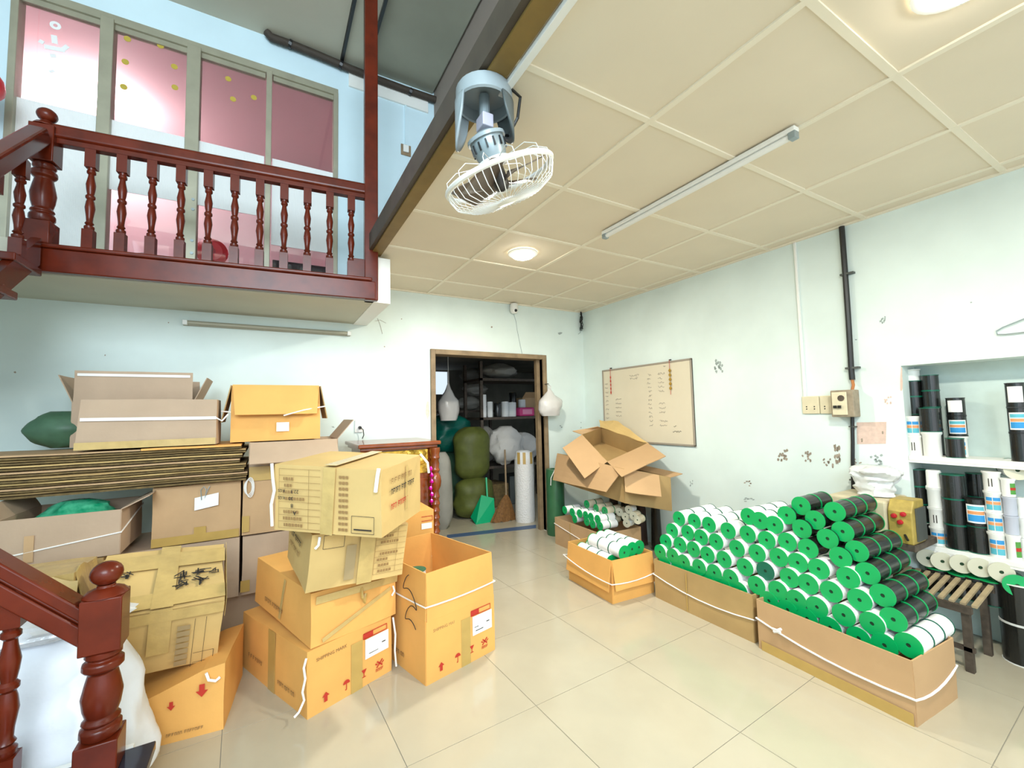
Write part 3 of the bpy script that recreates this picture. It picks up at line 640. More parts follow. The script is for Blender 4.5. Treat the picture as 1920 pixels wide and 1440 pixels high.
o = tag(blob(.34, .185, .60, 8, .05, 40, 24, prof=lambda t: (min(1, t*9+.55))*(1-.42*t**1.6)*(1 if t < .9 else 1-(t-.9)*6), freq=4).build('white_sack', 'sack_white', smooth=True), 'large white woven sack standing behind the foreground handrail', 'sack'); o.location = (-4.02, -1.875, 0)
mat('film', (.80, .82, .84), .12, bump=.7, bscale=18)
o = tag(blob(.26, .14, .10, 9, .09, 30, 10, freq=7).build('plastic_wrap', 'film', smooth=True), 'crumpled clear plastic wrap lying on top of the white sack', 'plastic'); o.location = (-4.04, -1.87, .575)

# ------------------------------------------------------------------ spools
SL, SR = .118, .0505
RX = Matrix.Rotation(PI/2, 4, 'Y')      # lathe axis z -> x
def spool_meshes():
    out = {}
    ring = [(.009, 0), (SR, 0), (SR, .0045), (.009, .0045)]
    for nm, mt in (('green', 'green_plastic'), ('dark', 'green_dark'), ('cream', mat('cream_flange', (.62, .60, .46), .5))):
        out['flange_'+nm] = MB().lathe(ring, 28, RX, True).mesh('flange', mt, True)
    for nm, mt in (('white', 'white_thread'), ('black', 'black_thread'), ('cream', mat('cream_thread', (.70, .62, .44), .7))):
        out['thread_'+nm] = MB().lathe([(.010, .003), (SR*.955, .004), (SR*.965, .03), (SR*.965, SL-.03), (SR*.955, SL-.004), (.010, SL-.003)], 24, RX).mesh('thread', mt, True)
    out['core'] = MB().lathe([(.0095, .002), (.0095, SL-.002)], 8, RX).mesh('core', 'hole')
    out['film'] = MB().lathe([(SR*1.0, .006), (SR*1.03, .05), (SR*1.0, SL-.006)], 20, RX).mesh('film', 'film')
    return out
SP = spool_meshes()
def spool(p, rot, col, label, group, flange='green', sc=1.0, name='thread_spool', far='dark'):
    t = thing(name, label, 'spool', p, rot, group); t.scale = (sc, sc, sc)
    place('thread', SP['thread_'+col], t)
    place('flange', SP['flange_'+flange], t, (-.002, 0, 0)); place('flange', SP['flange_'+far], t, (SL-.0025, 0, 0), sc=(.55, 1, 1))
    place('core', SP['core'], t)
    return t
# cartons that hold the spools
G3 = carton('carton', 'yellow-brown carton heaped with white spools, left of the grey-brown one', (-.935, -1.833, 0), (-90.2, 0, 0), .715, .40, .265, 'card_brown', 81, True)
loop(G3, .715, .40, .14, .035, zs=(.16, .13, .13, .16)); MB().sheet((.27, -.006, .01), (.276, -.006, .01), (.276, -.006, .25), (.27, -.006, .25), .002, (0, -1, 0)).build('seam', 'tape_brown', G3)
G4 = carton('carton', 'grey-brown carton heaped highest with green-capped spools, nearest the camera', (-.962, -2.588, 0), (-93.5, 0, 0), .675, .385, .262, mat('card_rose', (.53, .33, .165), .8, var=.1, scale=4), 82, True)
loop(G4, .675, .385, .14, .03, r=.005, zs=(.16, .11, .14, .16)); strip(G4, (.02, -.008, .025), (.67, -.008, .025), .05, 'tape_brown')
MB().tube([(.09, -.014, .145), (.12, -.02, .150), (.14, -.018, .165)], .007, 6).build('string_knot', 'string', G4); MB().tube([(.10, -.018, .135), (.135, -.02, .15)], .008, 6).build('string_knot', 'string', G4)
me_ = Ex.matrix_basis
for k, q in enumerate(EXTRA):
    c1, s1 = math.cos(math.radians(14.4)), math.sin(math.radians(14.4))
    spool((-2.648+c1*q[0]-s1*q[1], -1.93+s1*q[0]+c1*q[1], q[2]+.002), (0, -PI/2, 0), 'white', 'green-capped spool, %s in the column inside the tall open carton' % ('lowest', 'second', 'third', 'topmost')[k], 'spools inside the tall open carton')
LW3, LW4 = 'white thread spool with green end caps heaped in the yellow-brown carton', 'white thread spool with green end caps heaped in the grey-brown front carton'
LB4 = 'black thread spool with green end caps on the right slope of the heap'
def face(u, v):
    X = -.93
    for _ in range(6):
        p = aX(u, v, X); X = -.905 + .38*max(0, p.z-.31)
        X = min(-.62, X)
    return aX(u, v, X)
r4 = lambda x, y: (1000+x*.25, 900+y*.25)
r5 = lambda x, y: (1380+x/3, 900+y/3)
W3 = [(1092,290,3),(1207,308,3),(1317,335,3),(1460,380,3),(1040,380,2),(1157,395,1),(1258,430,1),(1370,462,1),(993,462,2),(1100,485,1),(1200,520,1),(1305,560,1),(1430,595,1),(950,540,2),(1045,570,1),(1128,618,1),(1243,655,1),(1357,695,1),(1480,735,1),(985,625,1),(1080,668,1),(1190,705,1),(1300,745,1),(1420,785,1),(1545,830,1)]
W4 = [(215,252,3),(135,228,3),(70,205,3),(288,348,1),(172,338,2),(65,305,2),(347,465,1),(465,500,1),(240,435,1),(118,412,1),(5,385,2),(535,628,1),(405,585,1),(300,550,1),(50,490,1),(605,760,1),(455,715,1),(340,675,1),(235,622,1),(115,592,1),(765,808,1),(970,930,3),(835,930,1),(690,890,1),(530,830,1),(400,780,1),(290,730,1),(185,680,1),(695,675,1),(630,550,1)]
B4 = [(365,145,2),(555,178,3),(445,225,2),(285,198,2),(600,290,3),(515,330,1),(370,275,1),(680,400,3),(588,435,1),(405,385,1),(740,525,3),(825,650,3),(885,785,3)]
rs = random.Random(11)
used = []
ORD = ['first', 'second', 'third', 'fourth', 'fifth', 'sixth', 'seventh', 'eighth', 'ninth', 'tenth', 'eleventh', 'twelfth']
def pile(lst, fn, col, group, what, where):
    F_ = [(face(*fn(x, y)), n) for x, y, n in lst]
    rows = {}
    for k, (p, n) in enumerate(F_): rows.setdefault(int(round((p.z-.26)/.088)), []).append(k)
    rk_ = sorted(rows)
    for ri, r_ in enumerate(rk_):
        for ci, k in enumerate(sorted(rows[r_], key=lambda q: -F_[q][0].y)):
            p, n = F_[k]; yaw = rs.uniform(-.03, .03)-.02; tilt = rs.uniform(-.03, .015)
            d = Vector((math.cos(yaw), math.sin(yaw), -math.sin(tilt)))
            for q in range(n):
                lb = '%s, %s row up, %s from left, %s' % (what, ORD[ri], ORD[ci], where) if q == 0 else '%s %s behind %s row, %s from left, %s' % (what, ('', 'next', 'last')[q], ORD[ri], ORD[ci], where)
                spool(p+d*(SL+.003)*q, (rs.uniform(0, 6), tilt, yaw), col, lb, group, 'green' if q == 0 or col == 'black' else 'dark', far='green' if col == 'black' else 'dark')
pile(W3, r4, 'white', 'white spools in the yellow-brown carton', 'green-capped white spool', 'yellow-brown carton')
pile(W4, r5, 'white', 'white spools in the grey-brown carton', 'green-capped white spool', 'grey-brown carton')
pile(B4, r5, 'black', 'black spools on the heap', 'green-capped black spool', 'tall heap')
pd = face(*r5(165, 512)); spool(pd, (0, 0, 0), 'white', 'white thread spool with a darker teal-green end cap in the heap', None, 'dark')
# plastic sleeves over the black spools
# carton with white rolls lying lengthwise
G2 = carton('carton', 'orange carton of white rolls with flaps folded down and white string', (-1.243, -1.237, 0), (-92.4, 0, 0), .519, .384, .29, 'card_orange', 83, True, [('f', 172, .21), ('r', 172, .20), ('b', 176, .2), ('l', 176, .2)])
loop(G2, .519, .384, .19, .02, off=.03, zs=(.185, .145, .16, .18))
LG2 = 'white roll with thin green rims lying lengthwise in the orange carton'
c2, s2 = math.cos(math.radians(-92.4)), math.sin(math.radians(-92.4))
def g2(x, y, z): return Vector((-1.243+c2*x-s2*y, -1.237+s2*x+c2*y, z))
for jj, (yy, zz, x0, n) in enumerate(((.07, .245, .08, 3), (.17, .25, .06, 3), (.27, .245, .05, 3), (.12, .325, .16, 3), (.22, .325, .13, 3), (.315, .315, .10, 3))):
    for k in range(n):
        spool(g2(x0+k*(SL+.002), yy, zz), (rs.uniform(0, 6), 0, math.radians(-92.4)), 'white', 'white roll, %s of its row, %s row of the %s layer, orange carton' % (('far end', 'middle', 'near end')[k], ('front', 'middle', 'back')[jj % 3], ('lower', 'upper')[jj//3]), 'white rolls in the orange carton', flange='green' if k == 0 else 'dark', far='green' if k == n-1 else 'dark')
mx = mat('thread_mixed', (.66, .60, .46), .6, col2=(.80, .78, .72), scale=40)
# small far carton with short spools
G1 = carton('carton', 'tan carton of small green-capped spools under the big open cartons', (-.802, -.436, 0), (-91.4, 0, 0), .725, .45, .262, 'card_tan', 84, True)
loop(G1, .725, .45, .16, .0, zs=(.20, .10, .12, .2)); MB().sheet((.26, -.006, .01), (.266, -.006, .01), (.266, -.006, .25), (.26, -.006, .25), .002, (0, -1, 0)).build('seam', 'tape_brown', G1)
LG1 = 'small green-capped spool in the tan carton below the big open cartons'
for i, (x, y) in enumerate(((235,225),(292,242),(347,252),(392,265),(432,278),(482,295),(310,292),(400,312),(445,330),(500,345),(400,182),(470,212),(535,232))):
    p = aX(*r4(x, y), -.77 if i < 10 else -.66)
    for k in range(2 if i < 10 else 2): spool(p+Vector((k*(SL*.78), 0, 0)), (0, 0, rs.uniform(-.05, .05)), 'white' if i < 10 else 'cream', ('small green-capped spool, %s of the %s row, %stan carton' % (ORD[i if i < 6 else i-6 if i < 10 else i-10], 'middle' if i < 6 else 'lowest' if i < 10 else 'top', ('', 'rear one, ')[k])), 'small spools in the tan carton', sc=.76)
for i, (x, y) in enumerate(((585,228),(645,240),(715,222),(600,300),(690,275),(750,270),(700,325),(780,300))):
    p = aX(*r4(x, y), -.55); spool(p, (0, 0, .3), 'cream' if i % 2 else 'white', 'small pale spool, %s from left at the back of the tan carton' % ORD[i], 'pale spools at the back of the tan carton', sc=.72, flange='cream')

# big open cartons on top: lower one and the tipped one lying in it
LC = thing('carton', 'wide open brown carton on the tan spool carton, carrying the tipped one', 'box', (0, 0, 0))
def quad_part(nm, pts, m, t, n=5, th=.006, sd=1, amp=.006):
    a, b, c, d = map(Vector, pts)
    return MB().grid(lambda u, v: wob(a.lerp(b, u).lerp(d.lerp(c, u), v), sd, amp), n, n).build(nm, m, t, solid=th)
zb = .535; lfb = aX(1047, 916, -.66); cb = aX(1172, 945, -.66); rb = aX(1212, 950, -.50)
lfb.z = zb+.06; cb.z = zb-.005; bk = lfb+(rb-cb)*2.2
rb = cb+(rb-cb)*2.2
hh = Vector((0, 0, .29))
body = MB()
for q in ((lfb, cb, cb+hh, lfb+hh), (cb, rb, rb+hh, cb+hh), (rb, bk, bk+hh, rb+hh), (bk, lfb, lfb+hh, bk+hh), (lfb, cb, rb, bk)):
    a, b, c, d = q; body.grid(lambda u, v: wob(a.lerp(b, u).lerp(d.lerp(c, u), v), 5, .004), 5, 4)
body.build('body', 'card_brown', LC, solid=.006)
quad_part('flap', (lfb+hh, cb+hh, aX(1136, 923, -.80), aX(1037, 900, -.76)), 'card_rose', LC, sd=3)
quad_part('flap', (cb+hh, cb.lerp(rb, .75)+hh, aX(1240, 932, -.52), aX(1172, 922, -.76)), 'card_rose', LC, sd=4)
quad_part('flap', (rb+hh, bk+hh, bk+hh+Vector((.12, .05, .02)), rb+hh+Vector((.12, -.03, .02))), 'card_rose', LC, sd=5)
UC = thing('carton', 'tipped open brown carton with spread flaps on top, below the whiteboard', 'box', (0, 0, 0))
Fp, Lp, Bp, Rp = aX(1139, 866, -.60), aX(1091, 815, -.55), aX(1127, 802, -.15), aX(1215, 831, -.14)
nn = ((Lp-Fp).cross(Rp-Fp)).normalized(); nn = nn if nn.z < 0 else -nn
dp = nn*.20
body = MB()
for q in ((Fp, Lp, Lp+dp, Fp+dp), (Fp, Rp, Rp+dp, Fp+dp), (Rp, Bp, Bp+dp, Rp+dp), (Lp, Bp, Bp+dp, Lp+dp), (Fp+dp, Lp+dp, Bp+dp, Rp+dp)):
    a, b, c, d = q; body.grid(lambda u, v: wob(a.lerp(b, u).lerp(d.lerp(c, u), v), 6, .003), 5, 4)
body.build('body', 'card_brown', UC, solid=.006)
quad_part('flap', (Lp, Fp, aX(1096, 897, -.84), aX(1055, 840, -.80)), 'card_rose', UC, sd=7)
quad_part('flap', (Fp, Rp, aX(1248, 855, -.30), aX(1165, 894, -.78)), 'card_rose', UC, sd=8)
quad_part('flap', (Bp, Rp, aX(1190, 829, -.10), aX(1123, 787, -.10)), 'card_yellow', UC, sd=9, amp=.02)
quad_part('flap', (Bp, Rp, aX(1160, 791, -.06), aX(1122, 787, -.06)), 'card_yellow', UC, sd=9, amp=.02)
quad_part('flap', (Lp, Bp, aX(1120, 800, -.3), aX(1073, 809, -.55)), 'card_tan', UC, sd=10)
# rolls and dark bottles supporting the open cartons at the wall
for k, (y, r_, h_) in enumerate(((-.55, .055, .50), (-.72, .05, .50), (-.93, .055, .50), (-1.12, .05, .44))):
    t = thing('thread_cone', 'dark upright thread cone at the wall, %s from the doorway' % ORD[k], 'spool', (-.11, y, 0), (0, 0, 0), 'dark cones at the wall')
    MB().lathe([(r_, 0), (r_*1.02, .03), (r_*.9, h_*.5), (r_*.8, h_-.02), (r_*.3, h_)], 16).build('thread', 'black_thread' if k % 2 else mat('thread_brown', (.05, .025, .018), .5), t, smooth=True)
    MB().lathe([(r_*1.1, -.001), (r_*1.1, .008)], 16).build('rim', 'metal_dark', t)

# ------------------------------------------------------------------ niche shelves and their spools
for k, (z, yl) in enumerate(((1.02, NY0), (.512, NY0-.02))):
    t = thing('niche_shelf', ('white painted upper shelf board in the wall niche', 'white painted lower shelf board in the wall niche')[k], 'shelf', (0, 0, 0))
    MB().box(.0 if k == 0 else -.02, NY1, z-.028, .198, yl-.001, z).build('board', 'white_paint', t, bevel=.003)
    MB().box(.0 if k == 0 else -.02, NY1, z-.04, .012 if k == 0 else -.008, yl-.001, z-.028).build('lip', 'white_paint', t)
def tube_label(r, h, z0, z1, a0, a1, m, nm, t, off=.0008):
    return MB().grid(lambda u, v: Vector(((r+off)*math.cos(a0+(a1-a0)*u), (r+off)*math.sin(a0+(a1-a0)*u), z0+(z1-z0)*v)), 8, 1).build(nm, m, t)
CANG = math.atan2(CAM.y+3.2, CAM.x-.0)      # towards the camera
def std_spool(x, y, z, r, h, kind, label, group):
    """upright spool: black drum with rims, or white tapered bobbin, with optional labels"""
    t = thing('upright_spool', label, 'spool', (x, y, z), (0, 0, 0), group)
    if kind.startswith('b'):
        MB().lathe([(r*.96, .002), (r*.96, h-.004)], 22).build('thread', 'black_thread', t, smooth=True)
        for zz in (0, h-.004): MB().lathe([(r, zz), (r, zz+.004)], 22).build('flange', 'green_dark' if 'g' in kind else 'white_plastic' if 'w' in kind else 'black', t)
        if 'l' in kind: tube_label(r*.96, h, h*.2, h*.85, CANG-.9, CANG+.7, 'paper', 'label_sheet', t)
        if 'c' in kind:
            tube_label(r*.96, h, h*.12, h*.80, CANG-1.0, CANG+1.0, 'paper', 'label_sheet', t)
            tube_label(r*.96, h, h*.18, h*.42, CANG-.85, CANG+.85, 'label_blue', 'label_print', t, .0014); tube_label(r*.96, h, h*.44, h*.56, CANG-.85, CANG+.85, 'label_orange', 'label_print', t, .0014); tube_label(r*.96, h, h*.60, h*.74, CANG-.85, CANG+.85, 'label_teal', 'label_print', t, .0014)
    elif kind.startswith('w'):
        MB().lathe([(r*.98, 0), (r*.98, .006), (r*.86, .012), (r*.84, h*.9), (r*.80, h-.003), (r*.72, h)] if 't' in kind else [(r*.86, 0), (r*.87, h*.86), (r*1.0, h*.93), (r*1.0, h)], 22).build('thread', 'white_plastic' if 'd' not in kind else mat('lavender', (.50, .52, .60), .4), t, smooth=True)
        if 'd' in kind: MB().lathe([(r*.9, h-.006), (r*.9, h)], 20).build('flange', 'green_dark', t)
        if 'p' in kind:
            for a in (-.45, -.1): tube_label(r*.875, h, h*.25, h*.65, CANG+a, CANG+a+.12, 'ink_black', 'label_print', t)
        if 'c' in kind:
            for a0, a1 in ((-.1, .75), (-.95, -.2)):
                tube_label(r*.875, h, h*.12, h*.36, CANG+a0, CANG+a1, 'label_teal', 'label_print', t); tube_label(r*.875, h, h*.38, h*.52, CANG+a0, CANG+a1, 'label_orange', 'label_print', t); tube_label(r*.875, h, h*.56, h*.72, CANG+a0, CANG+a1, 'label_blue', 'label_print', t)
        if 'g' in kind:
            tube_label(r*.875, h, h*.15, h*.75, CANG+.2, CANG+1.2, mat('label_green', (.08, .30, .05), .6), 'label_print', t); tube_label(r*.875, h, h*.38, h*.52, CANG+.2, CANG+1.2, 'ink_red', 'label_print', t, .0015)
    return t
c7 = lambda x, y: (1670+x*.13889, 680+y*.13889)
c8 = lambda x, y: (1670+x*.15974, 860+y*.15974)
DESC = {'b': 'glossy black spool', 'bg': 'green-rimmed black spool', 'bw': 'pale-rimmed black spool', 'bl': 'black spool with white label', 'bc': 'black spool with coloured label', 'w': 'plain white bobbin', 'wp': 'white bobbin with black print', 'wt': 'flared white bobbin', 'wc': 'white bobbin with coloured labels', 'wg': 'white bobbin with green label', 'wd': 'lavender spool'}
def column(cf, X, xl, xr, zbase, ybase, tops, kinds, where):
    """stack of upright spools measured between crop x xl..xr, tops listed from the lowest one up"""
    a, b = aX(*cf(xl, ybase), X), aX(*cf(xr, ybase), X)
    r = (a-b).length/2*1.12; c = (a+b)/2; z = zbase
    for k, (ty, kd) in enumerate(zip(tops, kinds)):
        zt = aX(*cf((xl+xr)/2, ty), X).z; h = max(.04, zt-z)
        n = len(tops); lvl = ('bottom', 'second', 'third', 'fourth')[k] if k < n-1 else ('top' if n > 1 else 'alone')
        std_spool(c.x, c.y, z, r, h-.001, kd, '%s, %s %s' % (DESC[kd], lvl, where), 'spools on the niche shelves'); z += h
column(c7, .045, 240, 440, 1.02, 1215, (975, 720), ('wp', 'wc'), 'of left front column, upper niche shelf')
column(c7, .14, 262, 480, 1.02, 1190, (940, 700, 455, 240, 85), ('b', 'b', 'bg', 'bg', 'w'), 'of left rear column, upper niche shelf')
column(c7, .04, 445, 705, 1.02, 1240, (932, 605), ('w', 'bg'), 'of second front column, upper niche shelf')
column(c7, .14, 500, 722, 1.02, 1200, (900, 600, 375, 160), ('b', 'b', 'bg', 'bg'), 'of second rear column, upper niche shelf')
column(c7, .04, 765, 1000, 1.02, 1255, (1015,), ('bg',), 'as third front column, upper niche shelf')
column(c7, .12, 815, 1055, 1.02, 1215, (990, 715, 470), ('wc', 'bc', 'bl'), 'of third rear column, upper niche shelf')
column(c7, .045, 1640, 1900, 1.02, 1280, (945, 600, 265), ('b', 'bc', 'bl'), 'of rightmost column, upper niche shelf')
column(c8, .10, 255, 480, .512, 970, (735, 525, 320, 120), ('bw', 'bg', 'bg', 'bg'), 'of leftmost column, lower niche shelf')
column(c8, .05, 480, 665, .512, 1000, (805, 575, 345, 135), ('wc', 'wp', 'w', 'wt'), 'of left white column, lower niche shelf')
column(c8, .04, 668, 925, .512, 1050, (770, 470, 185), ('bg', 'bg', 'bg'), 'of middle black column, lower niche shelf')
column(c8, .035, 928, 1150, .512, 1060, (785, 470), ('bg', 'bc'), 'of second black column, lower niche shelf')
column(c8, .14, 960, 1150, .512, 1000, (720, 450, 170), ('b', 'b', 'bg'), 'of rear black column, lower niche shelf')
column(c8, .03, 1160, 1370, .512, 1085, (865, 625, 385, 150), ('wc', 'wc', 'wc', 'wp'), 'of right white column, lower niche shelf')
column(c8, .02, 1375, 1540, .512, 1135, (890, 670, 450, 235), ('wg', 'wd', 'wd', 'wg'), 'of lavender column, lower niche shelf')
column(c8, .1, 1520, 1680, .512, 1150, (930, 700, 460), ('wt', 'w', 'wt'), 'of rightmost column, lower niche shelf')
spool(aX(*c8(1490, 135), .03), (0, 0, math.radians(25)), 'white', 'cream capped spool lying on top of the right bobbins', None, 'cream')
c6 = lambda x, y: (1640+x*.20833, 960+y*.20833)
for i, (x, y) in enumerate(((480,415),(610,445),(785,468),(952,500),(1142,542))):
    spool(aX(*c6(x, y), -.03), (rs.uniform(0, 6), 0, math.radians(22)), 'white', 'cream-faced spool, %s from left under the lower niche shelf' % ORD[i], 'cream spools under the lower shelf', 'cream', sc=.98)
for i, (x, y) in enumerate(((560,500),(770,555),(900,575),(1040,610))):
    p = aX(*c6(x, y), .02); t = spool(p, (0, PI/2, 0), 'black', 'upright green-capped spool, %s from left below the cream-faced row' % ORD[i], 'upright spools below the cream row', sc=1.05)
# black spool tower on the floor at the right edge with a green capped spool on it
for k, (zz, lb) in enumerate(((0, 'large black spool standing on the floor at the right edge, lower of two'), (.2, 'large black spool at the right edge, upper of two, pale cap'))):
    std_spool(.03, -3.37, zz, .078, .198, 'bw', lb, 'large black spools')
std_spool(.02, -3.535, 0, .078, .2, 'bw', 'large black spool in front of the tower at the right edge', 'large black spools')
spool(aX(*c6(1285, 665), -.03), (0, .12, .35), 'black', 'spool with bright green cap lying on the black tower at the right', None, sc=1.05)

# ------------------------------------------------------------------ right wall fixtures
wb = thing('whiteboard', 'framed whiteboard with faint handwriting hung on the right wall', 'whiteboard', (-.012, -.335, .985), (0, .0, -PI/2))
BW, BH = 1.19, .80
sk = Matrix.Identity(4)
MB().box(0, 0, 0, BW, .010, BH).build('panel', mat('board_cream', (.74, .66, .50), .35, var=.06, scale=2.5), wb)
for q in ((0, -.006, 0, BW, .012, .018), (0, -.006, BH-.018, BW, .012, BH), (0, -.006, 0, .018, .012, BH), (BW-.018, -.006, 0, BW, .012, BH)): MB().box(*q).build('frame', mat('board_frame', (.34, .29, .23), .5), wb, bevel=.003)
hw = random.Random(3)
ink = mat('ink_faint', (.32, .28, .24), .8)
def scribble(t, x0, z0, n, h, m='ink_faint'):
    pts = []
    for k in range(n): pts.append((x0+k*h*.32, -.002, z0+hw.uniform(-.5, .5)*h))
    return MB().tube(pts, .0016, 4).build('handwriting', m, t)
for k in range(10): scribble(wb, .035+hw.uniform(0, .01), .64-.048*k, 8, .02)
for k in range(5): scribble(wb, .20, .46-.045*k, 16, .018)
scribble(wb, .42, .70, 20, .022); scribble(wb, .43, .67, 16, .022)
for k in range(13):
    scribble(wb, .66+hw.uniform(0, .015), .69-.042*k, 7, .022)
    if hw.random() < .8: scribble(wb, .80, .69-.042*k, hw.randint(5, 14), .022)
scribble(wb, .87, .755, 9, .012); scribble(wb, .95, .13, 16, .02, 'ink_black'); scribble(wb, .96, .18, 6, .02, 'ink_black')
gd = mat('gold', (.48, .30, .05), .35, metal=.5)
for x, lb, h_ in ((.145, 'thin red cord ornament hanging at the left of the whiteboard', .27), (.955, 'gold hanging charm string at the right of the whiteboard', .33)):
    p = wb.matrix_basis @ Vector((x, -.012, BH+.01))
    t = thing('hanging_charm', lb, 'ornament', (-.026, -.335-x, .985+BH+.008))
    MB().tube([(0, 0, 0), (0, 0, -h_)], .0022, 5).build('cord', 'ink_red', t)
    for k in range(5):
        MB().lathe([(.002, -.02), (.014 if x > .5 else .007, 0), (.002, .02)], 8, Matrix.Translation((0, 0, -.10-.042*k))).build('bead', 'gold' if x > .5 else 'ink_red', t, smooth=True)
    MB().cyl((0, 0, 0), (.024, 0, .004), .006, n=8).build('nail', 'black', t)
# sockets, breaker box, cables
def wall_socket(lb, y, z, two=True):
    t = thing('wall_socket', lb, 'socket', (-.001, y, z), (0, 0, -PI/2), 'double wall sockets')
    MB().box(-.055, -.014, -.062, .055, 0, .062).build('plate', 'cream_plastic', t, bevel=.005)
    for sx in (-.025, .025):
        for dz in (-.028, -.012): MB().cyl((sx, -.0155, dz), (sx, -.013, dz), .0045, n=8).build('hole', 'black', t)
wall_socket('cream double socket plate beside the white conduit, farther from the breaker', -2.478, 1.335); wall_socket('cream double socket plate touching the breaker box on the right wall', -2.592, 1.335)
t = thing('breaker_box', 'rusty cream breaker switch box on the right wall under the black cable', 'switch box', (-.001, -2.70, 1.34), (0, 0, -PI/2))
MB().box(-.065, -.085, -.088, .065, 0, .088).build('case', mat('box_rust', (.36, .29, .20), .6, var=.35, scale=25), t, bevel=.006)
MB().box(-.055, -.094, -.075, .03, -.085, .075).build('cover', 'cream_plastic', t, bevel=.004)
for x in (-.035, -.01): MB().box(x-.008, -.108, -.03, x+.008, -.094, -.012).build('lever', 'black', t)
MB().lathe([(.018, 0), (.02, .003)], 10, Matrix.Translation((.0, -.094, .035)) @ Matrix.Rotation(PI/2, 4, 'X')).build('stain_patch', 'steel_rust', t)
cb_ = thing('power_cable', 'thick black cable running down the right wall to the breaker box', 'cable', (0, 0, 0))
pts = [aX(u, v, -.02) for u, v in ((1578,425),(1583,490),(1588,560),(1592,620),(1596,690),(1598,712))]
MB().tube(pts, .017, 8).build('sheath', 'black', cb_, smooth=True)
for u, v in ((1586, 514), (1596, 690)):
    p = aX(u, v, -.02); MB().box(p.x-.014, p.y-.045, p.z-.006, .02+p.x, p.y+.03, p.z+.006).build('clip', 'metal_dark', cb_)
MB().tube([aX(1597, 708, -.02), aX(1600, 722, -.03), aX(1597, 736, -.04)], .009, 6).build('bare_wires', mat('copper', (.45, .16, .04), .5), cb_)
cd = thing('power_cable', 'black cable dropping from the breaker box to the machine', 'cable', (0, 0, 0))
MB().tube([aX(u, v, -.015) for u, v in ((1598,778),(1599,830),(1599,880),(1600,935))], .011, 8).build('sheath', 'black', cd, smooth=True)
for u, v in ((1599, 800), (1600, 900)): 
    p = aX(u, v, -.015); MB().box(p.x-.01, p.y-.02, p.z-.004, .014+p.x, p.y+.02, p.z+.004).build('clip', 'metal_dark', cd)
tag(MB().box(-.016, -2.452, 1.395, 0, -2.436, 2.524).build('conduit', 'white_plastic', bevel=.002), 'thin white cable conduit rising from the sockets to the ceiling', 'conduit')
hg = thing('wire_hanger', 'thin wire clothes hanger on the right wall at the edge', 'hanger', (0, 0, 0))
MB().tube([aX(u, v, -.012) for u, v in ((1990,575),(1920,598),(1880,614),(1868,621),(1870,627),(1885,627),(1920,623),(1995,617),(2060,612))], .003, 6).build('wire', 'metal_grey', hg)
MB().cyl((-.02, aX(1990, 575, -.012).y, aX(1990, 575, 0).z), (.0, aX(1990, 575, -.012).y, aX(1990, 575, 0).z), .006, n=8).build('nail', 'black', hg)
# scuffs and old tape on the painted walls
WR = bpy.data.objects['wall_right']; WBK = bpy.data.objects['wall_back']
mat('stain_brown', (.44, .36, .28), .8, var=.5, scale=60); mat('stain_grey', (.40, .46, .44), .8, var=.3, scale=50); mat('stain_pink', (.74, .55, .46), .8, var=.15, scale=40)
def stain(u, v, du, dv, m, wall='r', seed=1, frag=1):
    rn = random.Random(seed*7+int(u))
    mb = MB()
    for f_ in range(frag):
        cu, cv = u+rn.uniform(-.5, .5)*du*(frag > 1), v+rn.uniform(-.5, .5)*dv*(frag > 1); n = 11; k = 1 if frag == 1 else .30
        P = []
        for i in range(n):
            a = -2*PI*i/n; rr_ = rn.uniform(.55, 1)*k
            P.append((cu+du*.5*rr_*math.cos(a), cv+dv*.5*rr_*math.sin(a)))
        mb.add([aX(x, y, -.0015) if wall == 'r' else aY(x, y, -.0015) for x, y in P], [tuple(range(n))])
    o = mb.build('stain', m, WR if wall == 'r' else WBK)
    if frag > 1: o['kind'] = 'stuff'
for i, (u, v, du, dv, m, fg) in enumerate(((1468,853,18,22,'stain_brown',5),(1513,855,16,20,'stain_brown',4),(1550,866,14,14,'stain_brown',4),(1569,855,16,38,'stain_brown',6),(1347,686,16,24,'stain_grey',5),(1403,906,14,10,'stain_brown',3),(1402,936,22,9,'stain_grey',2),(1296,905,6,14,'stain_grey',2),(1643,862,22,18,'stain_grey',4),(1608,867,14,12,'stain_brown',2),(1655,600,10,16,'stain_grey',4),(1605,637,5,3,'stain_grey',1),(1821,567,5,3,'stain_grey',1),(1690,715,7,60,'stain_pink',1),(1616,825,5,9,'stain_brown',1),(1655,811,4,8,'stain_brown',1),(1664,750,14,14,'stain_pink',3),(1648,885,10,8,'stain_grey',2),(1270,880,60,70,'stain_grey',0),(1494,535,4,4,'stain_brown',1))):
    if fg: stain(u, v, du, dv, m, 'r', i+1, fg if fg == 1 else fg*3)
qq = MB().add([aX(u, v, -.001) for u, v in ((1606,792),(1662,791),(1661,832),(1607,833))], [(0, 1, 2, 3)]).build('stain', 'stain_pink', WR)
for i, (u, v, du, dv, m, fg) in enumerate(((28,698,6,5,'stain_brown',1),(197,666,3,4,'stain_brown',1),(316,605,3,3,'stain_brown',1),(721,650,3,3,'stain_brown',1),(753,598,3,3,'stain_brown',1),(922,613,4,4,'stain_brown',1),(1050,797,14,10,'stain_grey',2),(1090,797,8,10,'stain_grey',2),(618,800,20,5,'stain_grey',2),(802,770,10,40,mat('stain_warm', (.72, .70, .58), .8, var=.2, scale=40),1),(1050,625,12,6,'stain_grey',1))):
    stain(u, v, du, dv, m, 'b', i+50, fg)
